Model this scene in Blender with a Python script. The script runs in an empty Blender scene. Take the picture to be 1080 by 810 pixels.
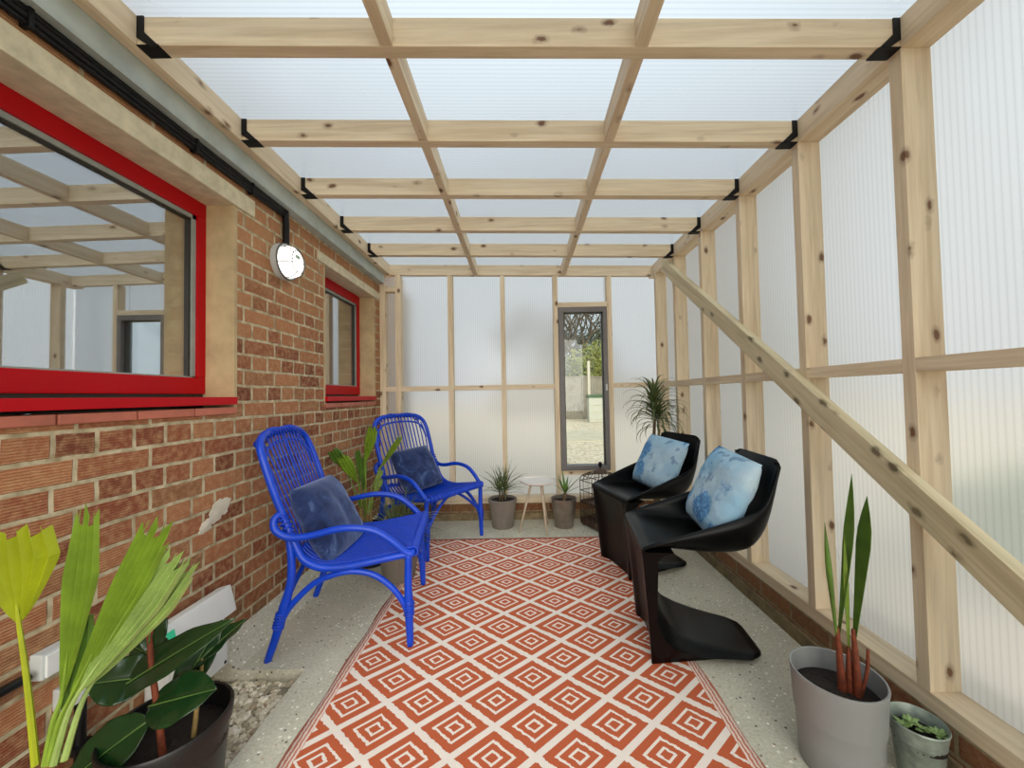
import bpy, bmesh, math, random
from mathutils import Vector, Matrix, noise
sc = bpy.context.scene
PI = math.pi
def lin(r, g, b):
    f = lambda c: (c/255/12.92) if c/255 <= .04045 else ((c/255+.055)/1.055)**2.4
    return (f(r), f(g), f(b), 1)

# ------------------------------------------------------------------ camera, sky, exposure
cam = bpy.data.cameras.new('camera'); camo = bpy.data.objects.new('camera', cam); sc.collection.objects.link(camo)
cam.sensor_width = 36; cam.lens = 36*400.67/1080; cam.clip_start = .02; cam.clip_end = 300
cam.shift_x = -10.53/1080; cam.shift_y = .8/1080
camo.matrix_world = Matrix.Translation((0, 0, 1.14)) @ Matrix.Rotation(PI/2+.0276, 4, 'X') @ Matrix.Rotation(-.0182, 4, 'Z')
sc.camera = camo
sc.view_settings.view_transform = 'Standard'; sc.view_settings.look = 'None'
sc.view_settings.gamma = 1; sc.view_settings.use_curve_mapping = False
EXPOSURE = .50
sc.view_settings.exposure = EXPOSURE
sc.cycles.max_bounces = 10; sc.cycles.diffuse_bounces = 7; sc.cycles.transparent_max_bounces = 16
world = bpy.data.worlds.new('overcast_sky'); sc.world = world; world.use_nodes = True
wn = world.node_tree.nodes; wl = world.node_tree.links; wn.clear()
wo = wn.new('ShaderNodeOutputWorld'); wb = wn.new('ShaderNodeBackground'); wb.inputs[1].default_value = .80
wt = wn.new('ShaderNodeTexCoord'); wx = wn.new('ShaderNodeSeparateXYZ'); wr = wn.new('ShaderNodeValToRGB')
wr.color_ramp.elements[0].position = 0; wr.color_ramp.elements[0].color = (.62, .66, .70, 1)
wr.color_ramp.elements[1].position = .75; wr.color_ramp.elements[1].color = (.80, .92, 1.0, 1)
wl.new(wt.outputs['Generated'], wx.inputs[0]); wl.new(wx.outputs['Z'], wr.inputs[0]); wl.new(wr.outputs[0], wb.inputs[0]); wl.new(wb.outputs[0], wo.inputs[0])
sun = bpy.data.lights.new('sun', 'SUN'); sun.energy = 2.6; sun.angle = math.radians(60); sun.color = (1, .93, .82)
suno = bpy.data.objects.new('sun', sun); sc.collection.objects.link(suno); suno.rotation_euler = (math.radians(70), 0, math.radians(14))     # low veiled sun behind the photographer, through the open end
suno.location = (0, 0, 6)

# ------------------------------------------------------------------ node helpers
class N:
    def __init__(s, name):
        s.m = bpy.data.materials.new(name); s.m.use_nodes = True; s.t = s.m.node_tree
        s.b = s.t.nodes['Principled BSDF']; s.out = s.t.nodes['Material Output']
    def new(s, k, **kw):
        n = s.t.nodes.new(k)
        for a, v in kw.items():
            if a in n.inputs: n.inputs[a].default_value = v
            else: setattr(n, a, v)
        return n
    def link(s, a, b): s.t.links.new(a, b); return b
    def coord(s, kind='Object', scale=(1, 1, 1), rot=(0, 0, 0), rand=False):
        tc = s.new('ShaderNodeTexCoord'); mp = s.new('ShaderNodeMapping')
        mp.inputs['Scale'].default_value = scale; mp.inputs['Rotation'].default_value = rot
        src = tc.outputs[kind]
        if rand:
            oi = s.new('ShaderNodeObjectInfo'); mu = s.new('ShaderNodeMath', operation='MULTIPLY'); mu.inputs[1].default_value = 23.7
            s.link(oi.outputs['Random'], mu.inputs[0]); ad = s.new('ShaderNodeVectorMath', operation='ADD')
            s.link(src, ad.inputs[0]); s.link(mu.outputs[0], ad.inputs[1]); src = ad.outputs[0]
        s.link(src, mp.inputs['Vector']); return mp.outputs[0]
    def noise(s, vec, scale, detail=4, rough=.55, dist=0):
        n = s.new('ShaderNodeTexNoise'); n.inputs['Scale'].default_value = scale; n.inputs['Detail'].default_value = detail
        n.inputs['Roughness'].default_value = rough; n.inputs['Distortion'].default_value = dist
        if vec: s.link(vec, n.inputs['Vector'])
        return n.outputs[0]
    def ramp(s, fac, stops, interp='LINEAR'):
        r = s.new('ShaderNodeValToRGB'); cr = r.color_ramp; cr.interpolation = interp
        while len(cr.elements) < len(stops): cr.elements.new(.5)
        for e, (p, c) in zip(cr.elements, stops):
            e.position = p; e.color = c if not isinstance(c, (int, float)) else (c, c, c, 1)
        s.link(fac, r.inputs[0]); return r.outputs[0]
    def mix(s, fac, a, b, mode='MIX'):
        m = s.new('ShaderNodeMix', data_type='RGBA', blend_type=mode)
        for sock, v in ((m.inputs[0], fac), (m.inputs[6], a), (m.inputs[7], b)):
            if isinstance(v, (int, float)): sock.default_value = v
            elif isinstance(v, tuple): sock.default_value = v
            else: s.link(v, sock)
        return m.outputs[2]
    def math(s, op, a, b=0, c=None):
        m = s.new('ShaderNodeMath', operation=op)
        for i, v in enumerate((a, b) if c is None else (a, b, c)):
            if isinstance(v, (int, float)): m.inputs[i].default_value = v
            else: s.link(v, m.inputs[i])
        return m.outputs[0]
    def bump(s, h, strength=.3, dist=.01):
        b = s.new('ShaderNodeBump'); b.inputs['Strength'].default_value = strength; b.inputs['Distance'].default_value = dist
        s.link(h, b.inputs['Height']); s.link(b.outputs[0], s.b.inputs['Normal']); return b
    def base(s, c, rough=.6, metal=0, spec=.5):
        if isinstance(c, tuple): s.b.inputs['Base Color'].default_value = c
        else: s.link(c, s.b.inputs['Base Color'])
        if isinstance(rough, (int, float)): s.b.inputs['Roughness'].default_value = rough
        else: s.link(rough, s.b.inputs['Roughness'])
        s.b.inputs['Metallic'].default_value = metal; s.b.inputs['Specular IOR Level'].default_value = spec
        return s.m

def simple(name, c, rough=.5, metal=0, var=.12, scale=20, bump=0, spec=.5):
    n = N(name); v = n.coord(rand=True)
    no = n.noise(v, scale, 5)
    lo = tuple(x*(1-var) for x in c[:3])+(1,); hi = tuple(min(1, x*(1+var)) for x in c[:3])+(1,)
    m = n.base(n.ramp(no, [(.3, lo), (.7, hi)]), rough, metal, spec)
    if bump: n.bump(no, bump, .004)
    return m

def wood(name, axis, base=(.78, .65, .46), dark=(.62, .48, .31), knot=(.16, .075, .035), green=False):
    n = N(name)
    sc_ = [9, 9, 9]; sc_[axis] = .55
    v = n.coord(scale=tuple(sc_), rand=True)
    g = n.noise(v, 3.2, 6, .6, .6)
    col = n.ramp(g, [(.36, dark+(1,)), (.47, tuple(.5*(a+b) for a, b in zip(base, dark))+(1,)), (.58, base+(1,)), (1, base+(1,))])
    fine = [70, 70, 70]; fine[axis] = 2.5
    f = n.noise(n.coord(scale=tuple(fine), rand=True), 1.5, 3)
    col = n.mix(.22, col, n.ramp(f, [(.3, tuple(x*.6 for x in base)+(1,)), (.7, tuple(min(1, x*1.12) for x in base)+(1,))]))
    vo = n.new('ShaderNodeTexVoronoi'); ks = [15, 15, 15]; ks[axis] = 8.5
    kn = n.noise(n.coord(scale=(9, 9, 9), rand=True), 3, 2)
    kv = n.coord(scale=tuple(ks), rand=True)
    av = n.new('ShaderNodeVectorMath', operation='ADD'); n.link(kv, av.inputs[0]); cb = n.new('ShaderNodeCombineXYZ')
    for i in range(3): n.link(n.math('MULTIPLY', kn, .25), cb.inputs[i])
    n.link(cb.outputs[0], av.inputs[1]); n.link(av.outputs[0], vo.inputs['Vector']); vo.inputs['Scale'].default_value = 1
    sep = n.new('ShaderNodeSeparateColor'); n.link(vo.outputs['Color'], sep.inputs[0])
    gate = n.math('GREATER_THAN', sep.outputs[0], .68)
    km = n.ramp(vo.outputs['Distance'], [(.0, 1.0), (.13, .95), (.17, .45), (.30, 0)])
    km = n.math('MULTIPLY', km, gate)
    col = n.mix(km, col, knot+(1,))
    if green:
        gv = n.noise(n.coord(scale=(4, 4, 4), rand=True), 1.6, 3)
        col = n.mix(n.math('MULTIPLY', gv, .35), col, (.50, .50, .30, 1))
    n.base(col, .62, spec=.3); n.bump(f, .12, .002)
    return n.m
WOOD = [wood('timber_grain_'+a, i) for i, a in enumerate('xyz')]
BRACE = wood('treated_timber', 1, (.70, .60, .40), (.50, .40, .24), (.10, .06, .03), green=True)

def brick_material(name, axes='YZ', zoff=.075, clean=False):
    n = N(name); tc = n.new('ShaderNodeTexCoord'); sp = n.new('ShaderNodeSeparateXYZ'); n.link(tc.outputs['Object'], sp.inputs[0])
    cb = n.new('ShaderNodeCombineXYZ')
    wob = n.noise(tc.outputs['Object'], 7, 3); wz = n.math('MULTIPLY', n.math('SUBTRACT', wob, .5), .014)
    n.link(n.math('ADD', sp.outputs[axes[0]], wz), cb.inputs[0])
    n.link(n.math('ADD', n.math('ADD', sp.outputs['Z'], wz), zoff), cb.inputs[1])
    br = n.new('ShaderNodeTexBrick'); n.link(cb.outputs[0], br.inputs['Vector'])
    br.offset = .5; br.squash = .5; br.squash_frequency = 2
    for k, v in (('Scale', 1), ('Mortar Size', .0075), ('Mortar Smooth', .25), ('Bias', 0), ('Brick Width', .225), ('Row Height', .0755)): br.inputs[k].default_value = v
    br.inputs['Color1'].default_value = (0, 0, 0, 1); br.inputs['Color2'].default_value = (1, 1, 1, 1); br.inputs['Mortar'].default_value = (.5, .5, .5, 1)
    bc = n.ramp(br.outputs['Color'], [(0, lin(118, 68, 50)), (.25, lin(146, 84, 60)), (.5, lin(164, 106, 74)), (.75, lin(184, 126, 88)), (1, lin(138, 98, 70))])
    mot = n.noise(tc.outputs['Object'], 38, 5, .65)
    bc = n.mix(n.ramp(mot, [(.42, 0), (.72, .6)]), bc, lin(206, 166, 120))
    # comb-textured faces: thin horizontal furrows
    wv = n.new('ShaderNodeTexWave'); wv.wave_type = 'BANDS'; wv.bands_direction = 'Z'
    n.link(tc.outputs['Object'], wv.inputs['Vector']); wv.inputs['Scale'].default_value = 38; wv.inputs['Distortion'].default_value = 2.6; wv.inputs['Detail'].default_value = 2; wv.inputs['Detail Scale'].default_value = 3
    bc = n.mix(n.math('MULTIPLY', wv.outputs['Fac'], .22), bc, lin(92, 52, 40))
    # weathered buff bloom higher up, a real difference of the brick course
    if not clean:
        hz = n.math('ADD', sp.outputs['Z'], n.math('MULTIPLY', n.noise(tc.outputs['Object'], 3, 3), .5))
        up = n.ramp(hz, [(0, 0), (1, 0)]); mr = n.new('ShaderNodeMapRange'); n.link(hz, mr.inputs[0]); mr.inputs[1].default_value = 1.55; mr.inputs[2].default_value = 2.2
        bc = n.mix(n.math('MULTIPLY', mr.outputs[0], .5), bc, lin(186, 140, 98))
        mos = n.new('ShaderNodeMapRange'); n.link(hz, mos.inputs[0]); mos.inputs[1].default_value = .55; mos.inputs[2].default_value = .2
        bc = n.mix(n.math('MULTIPLY', mos.outputs[0], .3), bc, lin(96, 80, 52))
    if clean: bc = n.mix(.45, bc, lin(98, 74, 48))
    mo = n.ramp(n.noise(tc.outputs['Object'], 26, 5), [(.3, lin(120, 104, 76)), (.65, lin(158, 142, 112))] if clean else [(.3, lin(150, 134, 102)), (.65, lin(204, 190, 158))])
    fac = br.outputs['Fac']
    col = n.mix(fac, bc, mo)
    n.base(col, .88, spec=.2)
    inv = n.math('SUBTRACT', 1, fac)
    h = n.math('ADD', inv, n.math('MULTIPLY', n.math('MULTIPLY', wv.outputs['Fac'], inv), .35))
    h = n.math('ADD', h, n.math('MULTIPLY', mot, .4)); n.bump(h, .7, .006)
    return n.m
BRICK = brick_material('rustic_brick')
KERB_X = brick_material('kerb_brick_side', 'YZ', .0, True)
KERB_Y = brick_material('kerb_brick_back', 'XZ', .0, True)

def concrete():
    n = N('exposed_aggregate_concrete'); v = n.coord()
    c = n.ramp(n.noise(v, 5, 5, .6), [(.3, lin(186, 182, 162)), (.7, lin(212, 208, 188))])
    c = n.mix(.35, c, n.ramp(n.noise(v, 90, 4, .7), [(.35, lin(148, 144, 124)), (.65, lin(228, 224, 208))]))
    vo = n.new('ShaderNodeTexVoronoi'); n.link(v, vo.inputs['Vector']); vo.inputs['Scale'].default_value = 62
    sp = n.new('ShaderNodeSeparateColor'); n.link(vo.outputs['Color'], sp.inputs[0])
    stone = n.ramp(vo.outputs['Distance'], [(.0, 1.0), (.24, 1.0), (.33, 0)])
    wm = n.math('MULTIPLY', stone, n.math('GREATER_THAN', sp.outputs[0], .80)); dm = n.math('MULTIPLY', stone, n.math('LESS_THAN', sp.outputs[0], .09))
    gm = n.math('MULTIPLY', stone, n.math('GREATER_THAN', sp.outputs[1], .82))
    c = n.mix(wm, c, lin(244, 240, 226)); c = n.mix(n.math('MULTIPLY', dm, .9), c, lin(80, 78, 66)); c = n.mix(n.math('MULTIPLY', gm, .6), c, lin(176, 150, 118))
    n.base(c, .8, spec=.3); n.bump(n.noise(v, 120, 3), .25, .002); return n.m
CONC = concrete()
ROUGHCONC = simple('weathered_concrete', lin(158, 148, 122), .9, var=.25, scale=30, bump=.4)
FOOT = simple('damp_concrete_footing', lin(128, 112, 82), .9, var=.35, scale=18, bump=.5)
LINTEL = simple('cream_concrete', lin(206, 196, 166), .9, var=.16, scale=22, bump=.4)
RENDER = simple('sandy_render', lin(188, 166, 126), .9, var=.18, scale=9, bump=.2)
REDTILE = simple('red_quarry_tile', lin(180, 104, 82), .55, var=.18, scale=9)
RED = simple('red_powder_coat', lin(178, 0, 14), .45, var=.05, scale=3, spec=.25)
GASKET = simple('grey_gasket', lin(150, 158, 150), .5)
DARKG = simple('dark_seal_and_gap', lin(46, 42, 34), .5)
STEEL = simple('galvanised_steel', lin(178, 188, 182), .5, .2, .14, 9)
BLACKP = simple('black_plastic', (.003, .003, .003, 1), .5, spec=.3)
BRACKET = simple('black_steel_bracket', (.004, .003, .003, 1), .6, spec=.25)
GREYFR = simple('grey_window_frame', lin(112, 108, 106), .45, var=.06)
WHITEP = simple('white_plastic', lin(222, 224, 220), .4, var=.03)
PALEP = simple('pale_grey_plastic', lin(190, 194, 192), .45, var=.05)
GREENST = simple('green_sticker', lin(60, 214, 160), .5, var=.03)
PLASTER = simple('plaster_patch', lin(206, 198, 180), .95, var=.12, bump=.5)

def poly(name, axis, tint):
    # outer skin of twin-wall polycarbonate: frosted, partly see-through, with ribs
    n = N(name); n.t.nodes.remove(n.b)
    v = n.coord()
    wv = n.new('ShaderNodeTexWave'); wv.wave_type = 'BANDS'; wv.bands_direction = axis; n.link(v, wv.inputs['Vector'])
    wv.inputs['Scale'].default_value = 16.5
    wv.inputs['Distortion'].default_value = .0
    rib = n.ramp(wv.outputs['Fac'], [(.0, .88), (.12, .95), (.5, .98), (1, 1.0)])
    tr = n.new('ShaderNodeBsdfTranslucent'); rf = n.new('ShaderNodeBsdfRefraction'); rf.inputs['Roughness'].default_value = .42; rf.inputs['IOR'].default_value = 1.25
    c1 = n.mix(1.0, rib, tint, 'MULTIPLY'); n.link(c1, tr.inputs['Color']); n.link(c1, rf.inputs['Color'])
    mx = n.new('ShaderNodeMixShader'); mx.inputs[0].default_value = .52; n.link(tr.outputs[0], mx.inputs[1]); n.link(rf.outputs[0], mx.inputs[2])
    gl = n.new('ShaderNodeBsdfGlossy'); gl.inputs['Roughness'].default_value = .25; m2 = n.new('ShaderNodeMixShader'); m2.inputs[0].default_value = .04
    n.link(mx.outputs[0], m2.inputs[1]); n.link(gl.outputs[0], m2.inputs[2]); n.link(m2.outputs[0], n.out.inputs[0]); return n.m
def clear_skin(name, axis):
    n = N(name); n.t.nodes.remove(n.b); v = n.coord()
    wv = n.new('ShaderNodeTexWave'); wv.wave_type = 'BANDS'; wv.bands_direction = axis; n.link(v, wv.inputs['Vector']); wv.inputs['Scale'].default_value = 16.5
    bp = n.new('ShaderNodeBump'); bp.inputs['Strength'].default_value = .25; bp.inputs['Distance'].default_value = .002; n.link(wv.outputs['Fac'], bp.inputs['Height'])
    tp = n.new('ShaderNodeBsdfTransparent'); tp.inputs[0].default_value = (.97, .98, .985, 1)
    gl = n.new('ShaderNodeBsdfGlossy'); gl.inputs['Roughness'].default_value = .3; n.link(bp.outputs[0], gl.inputs['Normal'])
    m = n.new('ShaderNodeMixShader'); fr = n.new('ShaderNodeFresnel'); fr.inputs[0].default_value = 1.35
    n.link(fr.outputs[0], m.inputs[0]); n.link(tp.outputs[0], m.inputs[1]); n.link(gl.outputs[0], m.inputs[2]); n.link(m.outputs[0], n.out.inputs[0]); return n.m
POLY = {a: poly('frosted_polycarbonate_'+a.lower(), a, (.86, .86, .86, 1)) for a in 'XY'}; ROOFPOLY = poly('frosted_roof_polycarbonate', 'Y', (.93, .96, .99, 1))
SKIN = {a: clear_skin('clear_polycarbonate_'+a.lower(), a) for a in 'XY'}

def glass(name, refl=.45, rough=0):
    n = N(name); n.t.nodes.remove(n.b)
    tp = n.new('ShaderNodeBsdfTransparent'); tp.inputs[0].default_value = (.9, .93, .92, 1); gl = n.new('ShaderNodeBsdfGlossy'); gl.inputs['Roughness'].default_value = rough
    gl.inputs['Color'].default_value = (.94, .97, 1, 1)
    m = n.new('ShaderNodeMixShader'); m.inputs[0].default_value = refl
    n.link(tp.outputs[0], m.inputs[1]); n.link(gl.outputs[0], m.inputs[2]); n.link(m.outputs[0], n.out.inputs[0]); return n.m
MIRRORGLASS = glass('coated_window_glass', .52)
CLEARGLASS = glass('clear_window_glass', .03)

def rug_material():
    n = N('rug_weave'); tc = n.new('ShaderNodeTexCoord'); sp = n.new('ShaderNodeSeparateXYZ'); n.link(tc.outputs['Object'], sp.inputs[0])
    w = n.noise(tc.outputs['Object'], 60, 2); wj = n.math('MULTIPLY', n.math('SUBTRACT', w, .5), .010)
    x = n.math('ADD', sp.outputs[0], wj); y = n.math('ADD', sp.outputs[1], wj)
    def tri(c, off, half):       # 0 at diamond centre, 1 half a period away
        a = n.math('DIVIDE', n.math('SUBTRACT', c, off), 2*half); a = n.math('ADD', a, 100.5); fr = n.math('FRACT', a)
        return n.math('MULTIPLY', n.math('ABSOLUTE', n.math('SUBTRACT', fr, .5)), 2)
    s = n.math('ADD', tri(x, .0215, .1372), tri(y, 1.337, .1128))
    s = n.math('SUBTRACT', 1, n.math('ABSOLUTE', n.math('SUBTRACT', 1, s)))     # 0 at every centre, 1 on the lattice
    red = lin(198, 98, 62); wht = lin(246, 234, 222)
    col = n.ramp(s, [(0, red), (.16, wht), (.255, red), (.46, wht), (.565, red), (.86, wht)], 'CONSTANT')
    # edge bands
    ex = n.math('ABSOLUTE', n.math('SUBTRACT', x, -.0325)); d = n.math('SUBTRACT', .7475, ex)
    st = n.ramp(n.math('MULTIPLY', d, 20), [(0, red), (.12, wht), (.26, red), (.38, wht), (.52, red), (.64, wht), (.80, red)], 'CONSTANT')
    band = n.math('LESS_THAN', d, .042); col = n.mix(band, col, n.mix(.3, st, lin(220, 170, 150)))
    yb = n.math('GREATER_THAN', y, 3.035); col = n.mix(yb, col, lin(200, 120, 96))
    weave = n.new('ShaderNodeTexWave'); weave.bands_direction = 'X'; n.link(tc.outputs['Object'], weave.inputs['Vector']); weave.inputs['Scale'].default_value = 55; weave.inputs['Distortion'].default_value = 1
    col = n.mix(n.math('MULTIPLY', weave.outputs['Fac'], .13), col, (.25, .12, .08, 1))
    n.base(col, .85, spec=.15); n.bump(weave.outputs['Fac'], .3, .002); return n.m

BLUE = simple('blue_lacquered_rattan', lin(0, 62, 192), .36, var=.12, scale=12)
BLUE2 = simple('blue_cane_strands', lin(0, 58, 186), .42, var=.15, scale=40)
BLACKCH = N('satin_black_plastic').base((.0022, .0024, .0027, 1), .30, 0, .14)
def navy():
    n = N('navy_velvet'); v = n.coord(rand=True)
    a = n.noise(v, 9, 5, .65, 1.2); c = n.ramp(a, [(.35, lin(22, 32, 66)), (.55, lin(38, 54, 96)), (.72, lin(84, 104, 142))])
    m = n.base(c, .8, spec=.15); n.b.inputs['Sheen Weight'].default_value = .6; n.b.inputs['Sheen Tint'].default_value = (.4, .5, .8, 1)
    n.bump(n.noise(v, 14, 4), .4, .01); return m
NAVY = navy()
def floral():
    n = N('pale_blue_floral_cloth'); v = n.coord(rand=True)
    base = n.ramp(n.noise(v, 5, 3), [(.35, lin(136, 180, 208)), (.7, lin(186, 210, 222))])
    vo = n.new('ShaderNodeTexVoronoi'); av = n.new('ShaderNodeVectorMath', operation='ADD'); n.link(v, av.inputs[0])
    nn = n.new('ShaderNodeTexNoise'); n.link(v, nn.inputs['Vector']); nn.inputs['Scale'].default_value = 22; sc2 = n.new('ShaderNodeVectorMath', operation='SCALE'); sc2.inputs[3].default_value = .07
    n.link(nn.outputs[1], sc2.inputs[0]); n.link(sc2.outputs[0], av.inputs[1]); n.link(av.outputs[0], vo.inputs['Vector']); vo.inputs['Scale'].default_value = 6.2
    sp = n.new('ShaderNodeSeparateColor'); n.link(vo.outputs['Color'], sp.inputs[0])
    blot = n.ramp(vo.outputs['Distance'], [(.0, 1.0), (.38, 1.0), (.52, 0)])
    g = n.math('MULTIPLY', blot, n.math('GREATER_THAN', sp.outputs[0], .40))
    pet = n.new('ShaderNodeTexVoronoi'); n.link(av.outputs[0], pet.inputs['Vector']); pet.inputs['Scale'].default_value = 48; pet.feature = 'DISTANCE_TO_EDGE'
    fl = n.ramp(pet.outputs['Distance'], [(.02, lin(30, 92, 158)), (.2, lin(92, 156, 206)), (.45, lin(124, 180, 220))])
    c = n.mix(n.math('MULTIPLY', g, .85), base, fl)
    g2 = n.math('MULTIPLY', n.ramp(n.noise(v, 13, 2), [(.60, 0), (.66, 1.0)]), .55); c = n.mix(g2, c, lin(72, 104, 146))
    n.base(c, .85, spec=.2); n.bump(n.noise(v, 9, 4, .6, 1.5), .6, .014); return n.m
FLORAL = floral()
LEAF_MID = simple('leaf_green', lin(88, 122, 44), .5, var=.3, scale=14)
LEAF_DARK = simple('deep_green_leaf', lin(84, 98, 52), .5, var=.3, scale=14)
LEAF_STRIPE = simple('striped_dracaena_leaf', lin(86, 100, 58), .5, var=.35, scale=30)
LEAF_YEL = simple('yellow_green_leaf', lin(150, 158, 22), .5, var=.2, scale=12)
LEAF_LIME = simple('lime_palm_leaf', lin(116, 142, 38), .5, var=.22, scale=16)
LEAF_PALE = simple('pale_palm_leaf', lin(138, 160, 86), .5, var=.2, scale=16)
RUBBER = simple('glossy_dark_leaf', lin(24, 54, 24), .22, var=.25, scale=8)
RUBBERV = simple('leaf_midrib', lin(84, 112, 52), .4)
STEMR = simple('red_brown_stem', lin(116, 52, 26), .7, var=.35, scale=60)
STEMT = simple('tan_stem', lin(150, 124, 72), .7, var=.3, scale=60)
BARKM = simple('brown_cane_bark', lin(104, 86, 62), .85, var=.3, scale=70, bump=.4)
SOIL = simple('dark_potting_soil', (.018, .011, .007, 1), .95, var=.6, scale=120, bump=1)
POTG = simple('grey_ceramic', lin(140, 142, 140), .42, var=.04, scale=5)
POTTAUPE = simple('taupe_plastic', lin(122, 114, 104), .55, var=.05)
POTMETAL = simple('brushed_pewter', lin(150, 140, 130), .35, .7, .2, 14)
ZINC = simple('weathered_zinc', lin(146, 156, 146), .5, .4, .3, 34, .2)
POTBLK = simple('black_pot_plastic', (.006, .006, .006, 1), .42)
LANTERNM = simple('bronzed_wire', lin(96, 82, 62), .45, .5, .3)
LANTERND = simple('dark_brown_tray', lin(72, 52, 40), .6, var=.3)
TABLEW = simple('white_table_enamel', lin(224, 220, 214), .4, var=.02)
BEECH = simple('pale_table_leg', lin(196, 180, 156), .5, var=.08)
LAMPW = N('glowing_lamp_diffuser'); LAMPW.base((.95, .95, .93, 1), .3); LAMPW.b.inputs['Emission Color'].default_value = (1, .96, .88, 1); LAMPW.b.inputs['Emission Strength'].default_value = 2.4; LAMPW = LAMPW.m
CHROME = N('polished_chrome').base((.8, .8, .8, 1), .12, 1)

# ------------------------------------------------------------------ object helpers
COL = sc.collection
def link_mesh(name, verts, faces, mat, parent=None, smooth=False, loc=None, mats=None, fmat=None):
    me = bpy.data.meshes.new(name); me.from_pydata([tuple(v) for v in verts], [], faces); me.update()
    o = bpy.data.objects.new(name, me); COL.objects.link(o)
    for m in (mats or [mat]): me.materials.append(m)
    if fmat: me.polygons.foreach_set('material_index', fmat)
    if smooth: me.polygons.foreach_set('use_smooth', [True]*len(me.polygons))
    if parent: o.parent = parent
    if loc: o.location = loc
    return o
def from_bm(name, bm, mat, parent=None, smooth=False, loc=None):
    me = bpy.data.meshes.new(name); bm.to_mesh(me); bm.free()
    o = bpy.data.objects.new(name, me); COL.objects.link(o); me.materials.append(mat)
    if smooth: me.polygons.foreach_set('use_smooth', [True]*len(me.polygons))
    if parent: o.parent = parent
    if loc: o.location = loc
    return o
def tag(o, label=None, cat=None, group=None, kind=None):
    if label: o['label'] = label
    if cat: o['category'] = cat
    if group: o['group'] = group
    if kind: o['kind'] = kind
    return o
def thing(name, loc, rz=0, label=None, cat=None, group=None):
    o = bpy.data.objects.new(name, None); COL.objects.link(o); o.location = loc; o.rotation_euler = (0, 0, rz)
    o.empty_display_size = .1
    return tag(o, label, cat, group)
def bm_box(bm, x0, x1, y0, y1, z0, z1, bevel=0):
    vs = [bm.verts.new(p) for p in ((x0, y0, z0), (x1, y0, z0), (x1, y1, z0), (x0, y1, z0), (x0, y0, z1), (x1, y0, z1), (x1, y1, z1), (x0, y1, z1))]
    fs = [bm.faces.new([vs[i] for i in f]) for f in ((0, 3, 2, 1), (4, 5, 6, 7), (0, 1, 5, 4), (1, 2, 6, 5), (2, 3, 7, 6), (3, 0, 4, 7))]
    if bevel:
        es = list({e for f in fs for e in f.edges}); bmesh.ops.bevel(bm, geom=es, offset=bevel, segments=2, profile=.7, affect='EDGES')
def box(name, x0, x1, y0, y1, z0, z1, mat, parent=None, bevel=.002):
    """A box whose origin is its centre."""
    c = Vector(((x0+x1)/2, (y0+y1)/2, (z0+z1)/2)); bm = bmesh.new()
    bm_box(bm, x0-c.x, x1-c.x, y0-c.y, y1-c.y, z0-c.z, z1-c.z, bevel)
    return from_bm(name, bm, mat, parent, loc=c)
def boxes(name, lst, mat, parent=None, bevel=0, loc=None):
    bm = bmesh.new()
    for b in lst: bm_box(bm, *b, bevel)
    return from_bm(name, bm, mat, parent, loc=loc)
def catmull(pts, n=8, closed=False):
    P = [Vector(p) for p in pts]; out = []
    m = len(P); rng = m if closed else m-1
    for i in range(rng):
        if closed: a, b, c, d = P[(i-1) % m], P[i], P[(i+1) % m], P[(i+2) % m]
        else: a, b, c, d = P[max(i-1, 0)], P[i], P[i+1], P[min(i+2, m-1)]
        for k in range(n):
            t = k/n; out.append(.5*((2*b)+(c-a)*t+(2*a-5*b+4*c-d)*t*t+(3*b-a-3*c+d)*t**3))
    if not closed: out.append(P[-1])
    return out
def add_tube(V, Fc, pts, r, seg=10, closed=False, cap=True):
    """Append a tube along pts; r is a number or a list of (t, radius)."""
    n = len(pts); base = len(V); pts = [Vector(p) for p in pts]
    def rad(t):
        if isinstance(r, (int, float)): return r
        for (t0, r0), (t1, r1) in zip(r, r[1:]):
            if t <= t1: return r0+(r1-r0)*((t-t0)/(t1-t0) if t1 > t0 else 0)
        return r[-1][1]
    up = None
    for i, p in enumerate(pts):
        if closed: t = (pts[(i+1) % n]-pts[i-1]).normalized()
        else: t = (pts[min(i+1, n-1)]-pts[max(i-1, 0)]).normalized()
        if up is None:
            up = Vector((0, 0, 1)) if abs(t.z) < .9 else Vector((1, 0, 0))
        up = (up-t*up.dot(t));
        if up.length < 1e-6: up = t.orthogonal()
        up.normalize(); s = t.cross(up); R = rad(i/(n-1))
        for k in range(seg):
            a = 2*PI*k/seg; V.append(p+(up*math.cos(a)+s*math.sin(a))*R)
    for i in range(n if closed else n-1):
        j = (i+1) % n
        for k in range(seg):
            k2 = (k+1) % seg; Fc.append((base+i*seg+k, base+i*seg+k2, base+j*seg+k2, base+j*seg+k))
    if cap and not closed:
        Fc.append(tuple(base+k for k in range(seg))[::-1]); Fc.append(tuple(base+(n-1)*seg+k for k in range(seg)))
def tube(name, pts, r, mat, parent=None, seg=10, n=8, smooth=True, closed=False, loc=None):
    V, Fc = [], []; add_tube(V, Fc, catmull(pts, n, closed) if n else pts, r, seg, closed)
    return link_mesh(name, V, Fc, mat, parent, smooth, loc)
def tubes(name, lst, mat, parent=None, seg=8, n=8, loc=None):
    V, Fc = [], []
    for pts, r in lst: add_tube(V, Fc, catmull(pts, n) if n else pts, r, seg)
    return link_mesh(name, V, Fc, mat, parent, True, loc)
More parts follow.
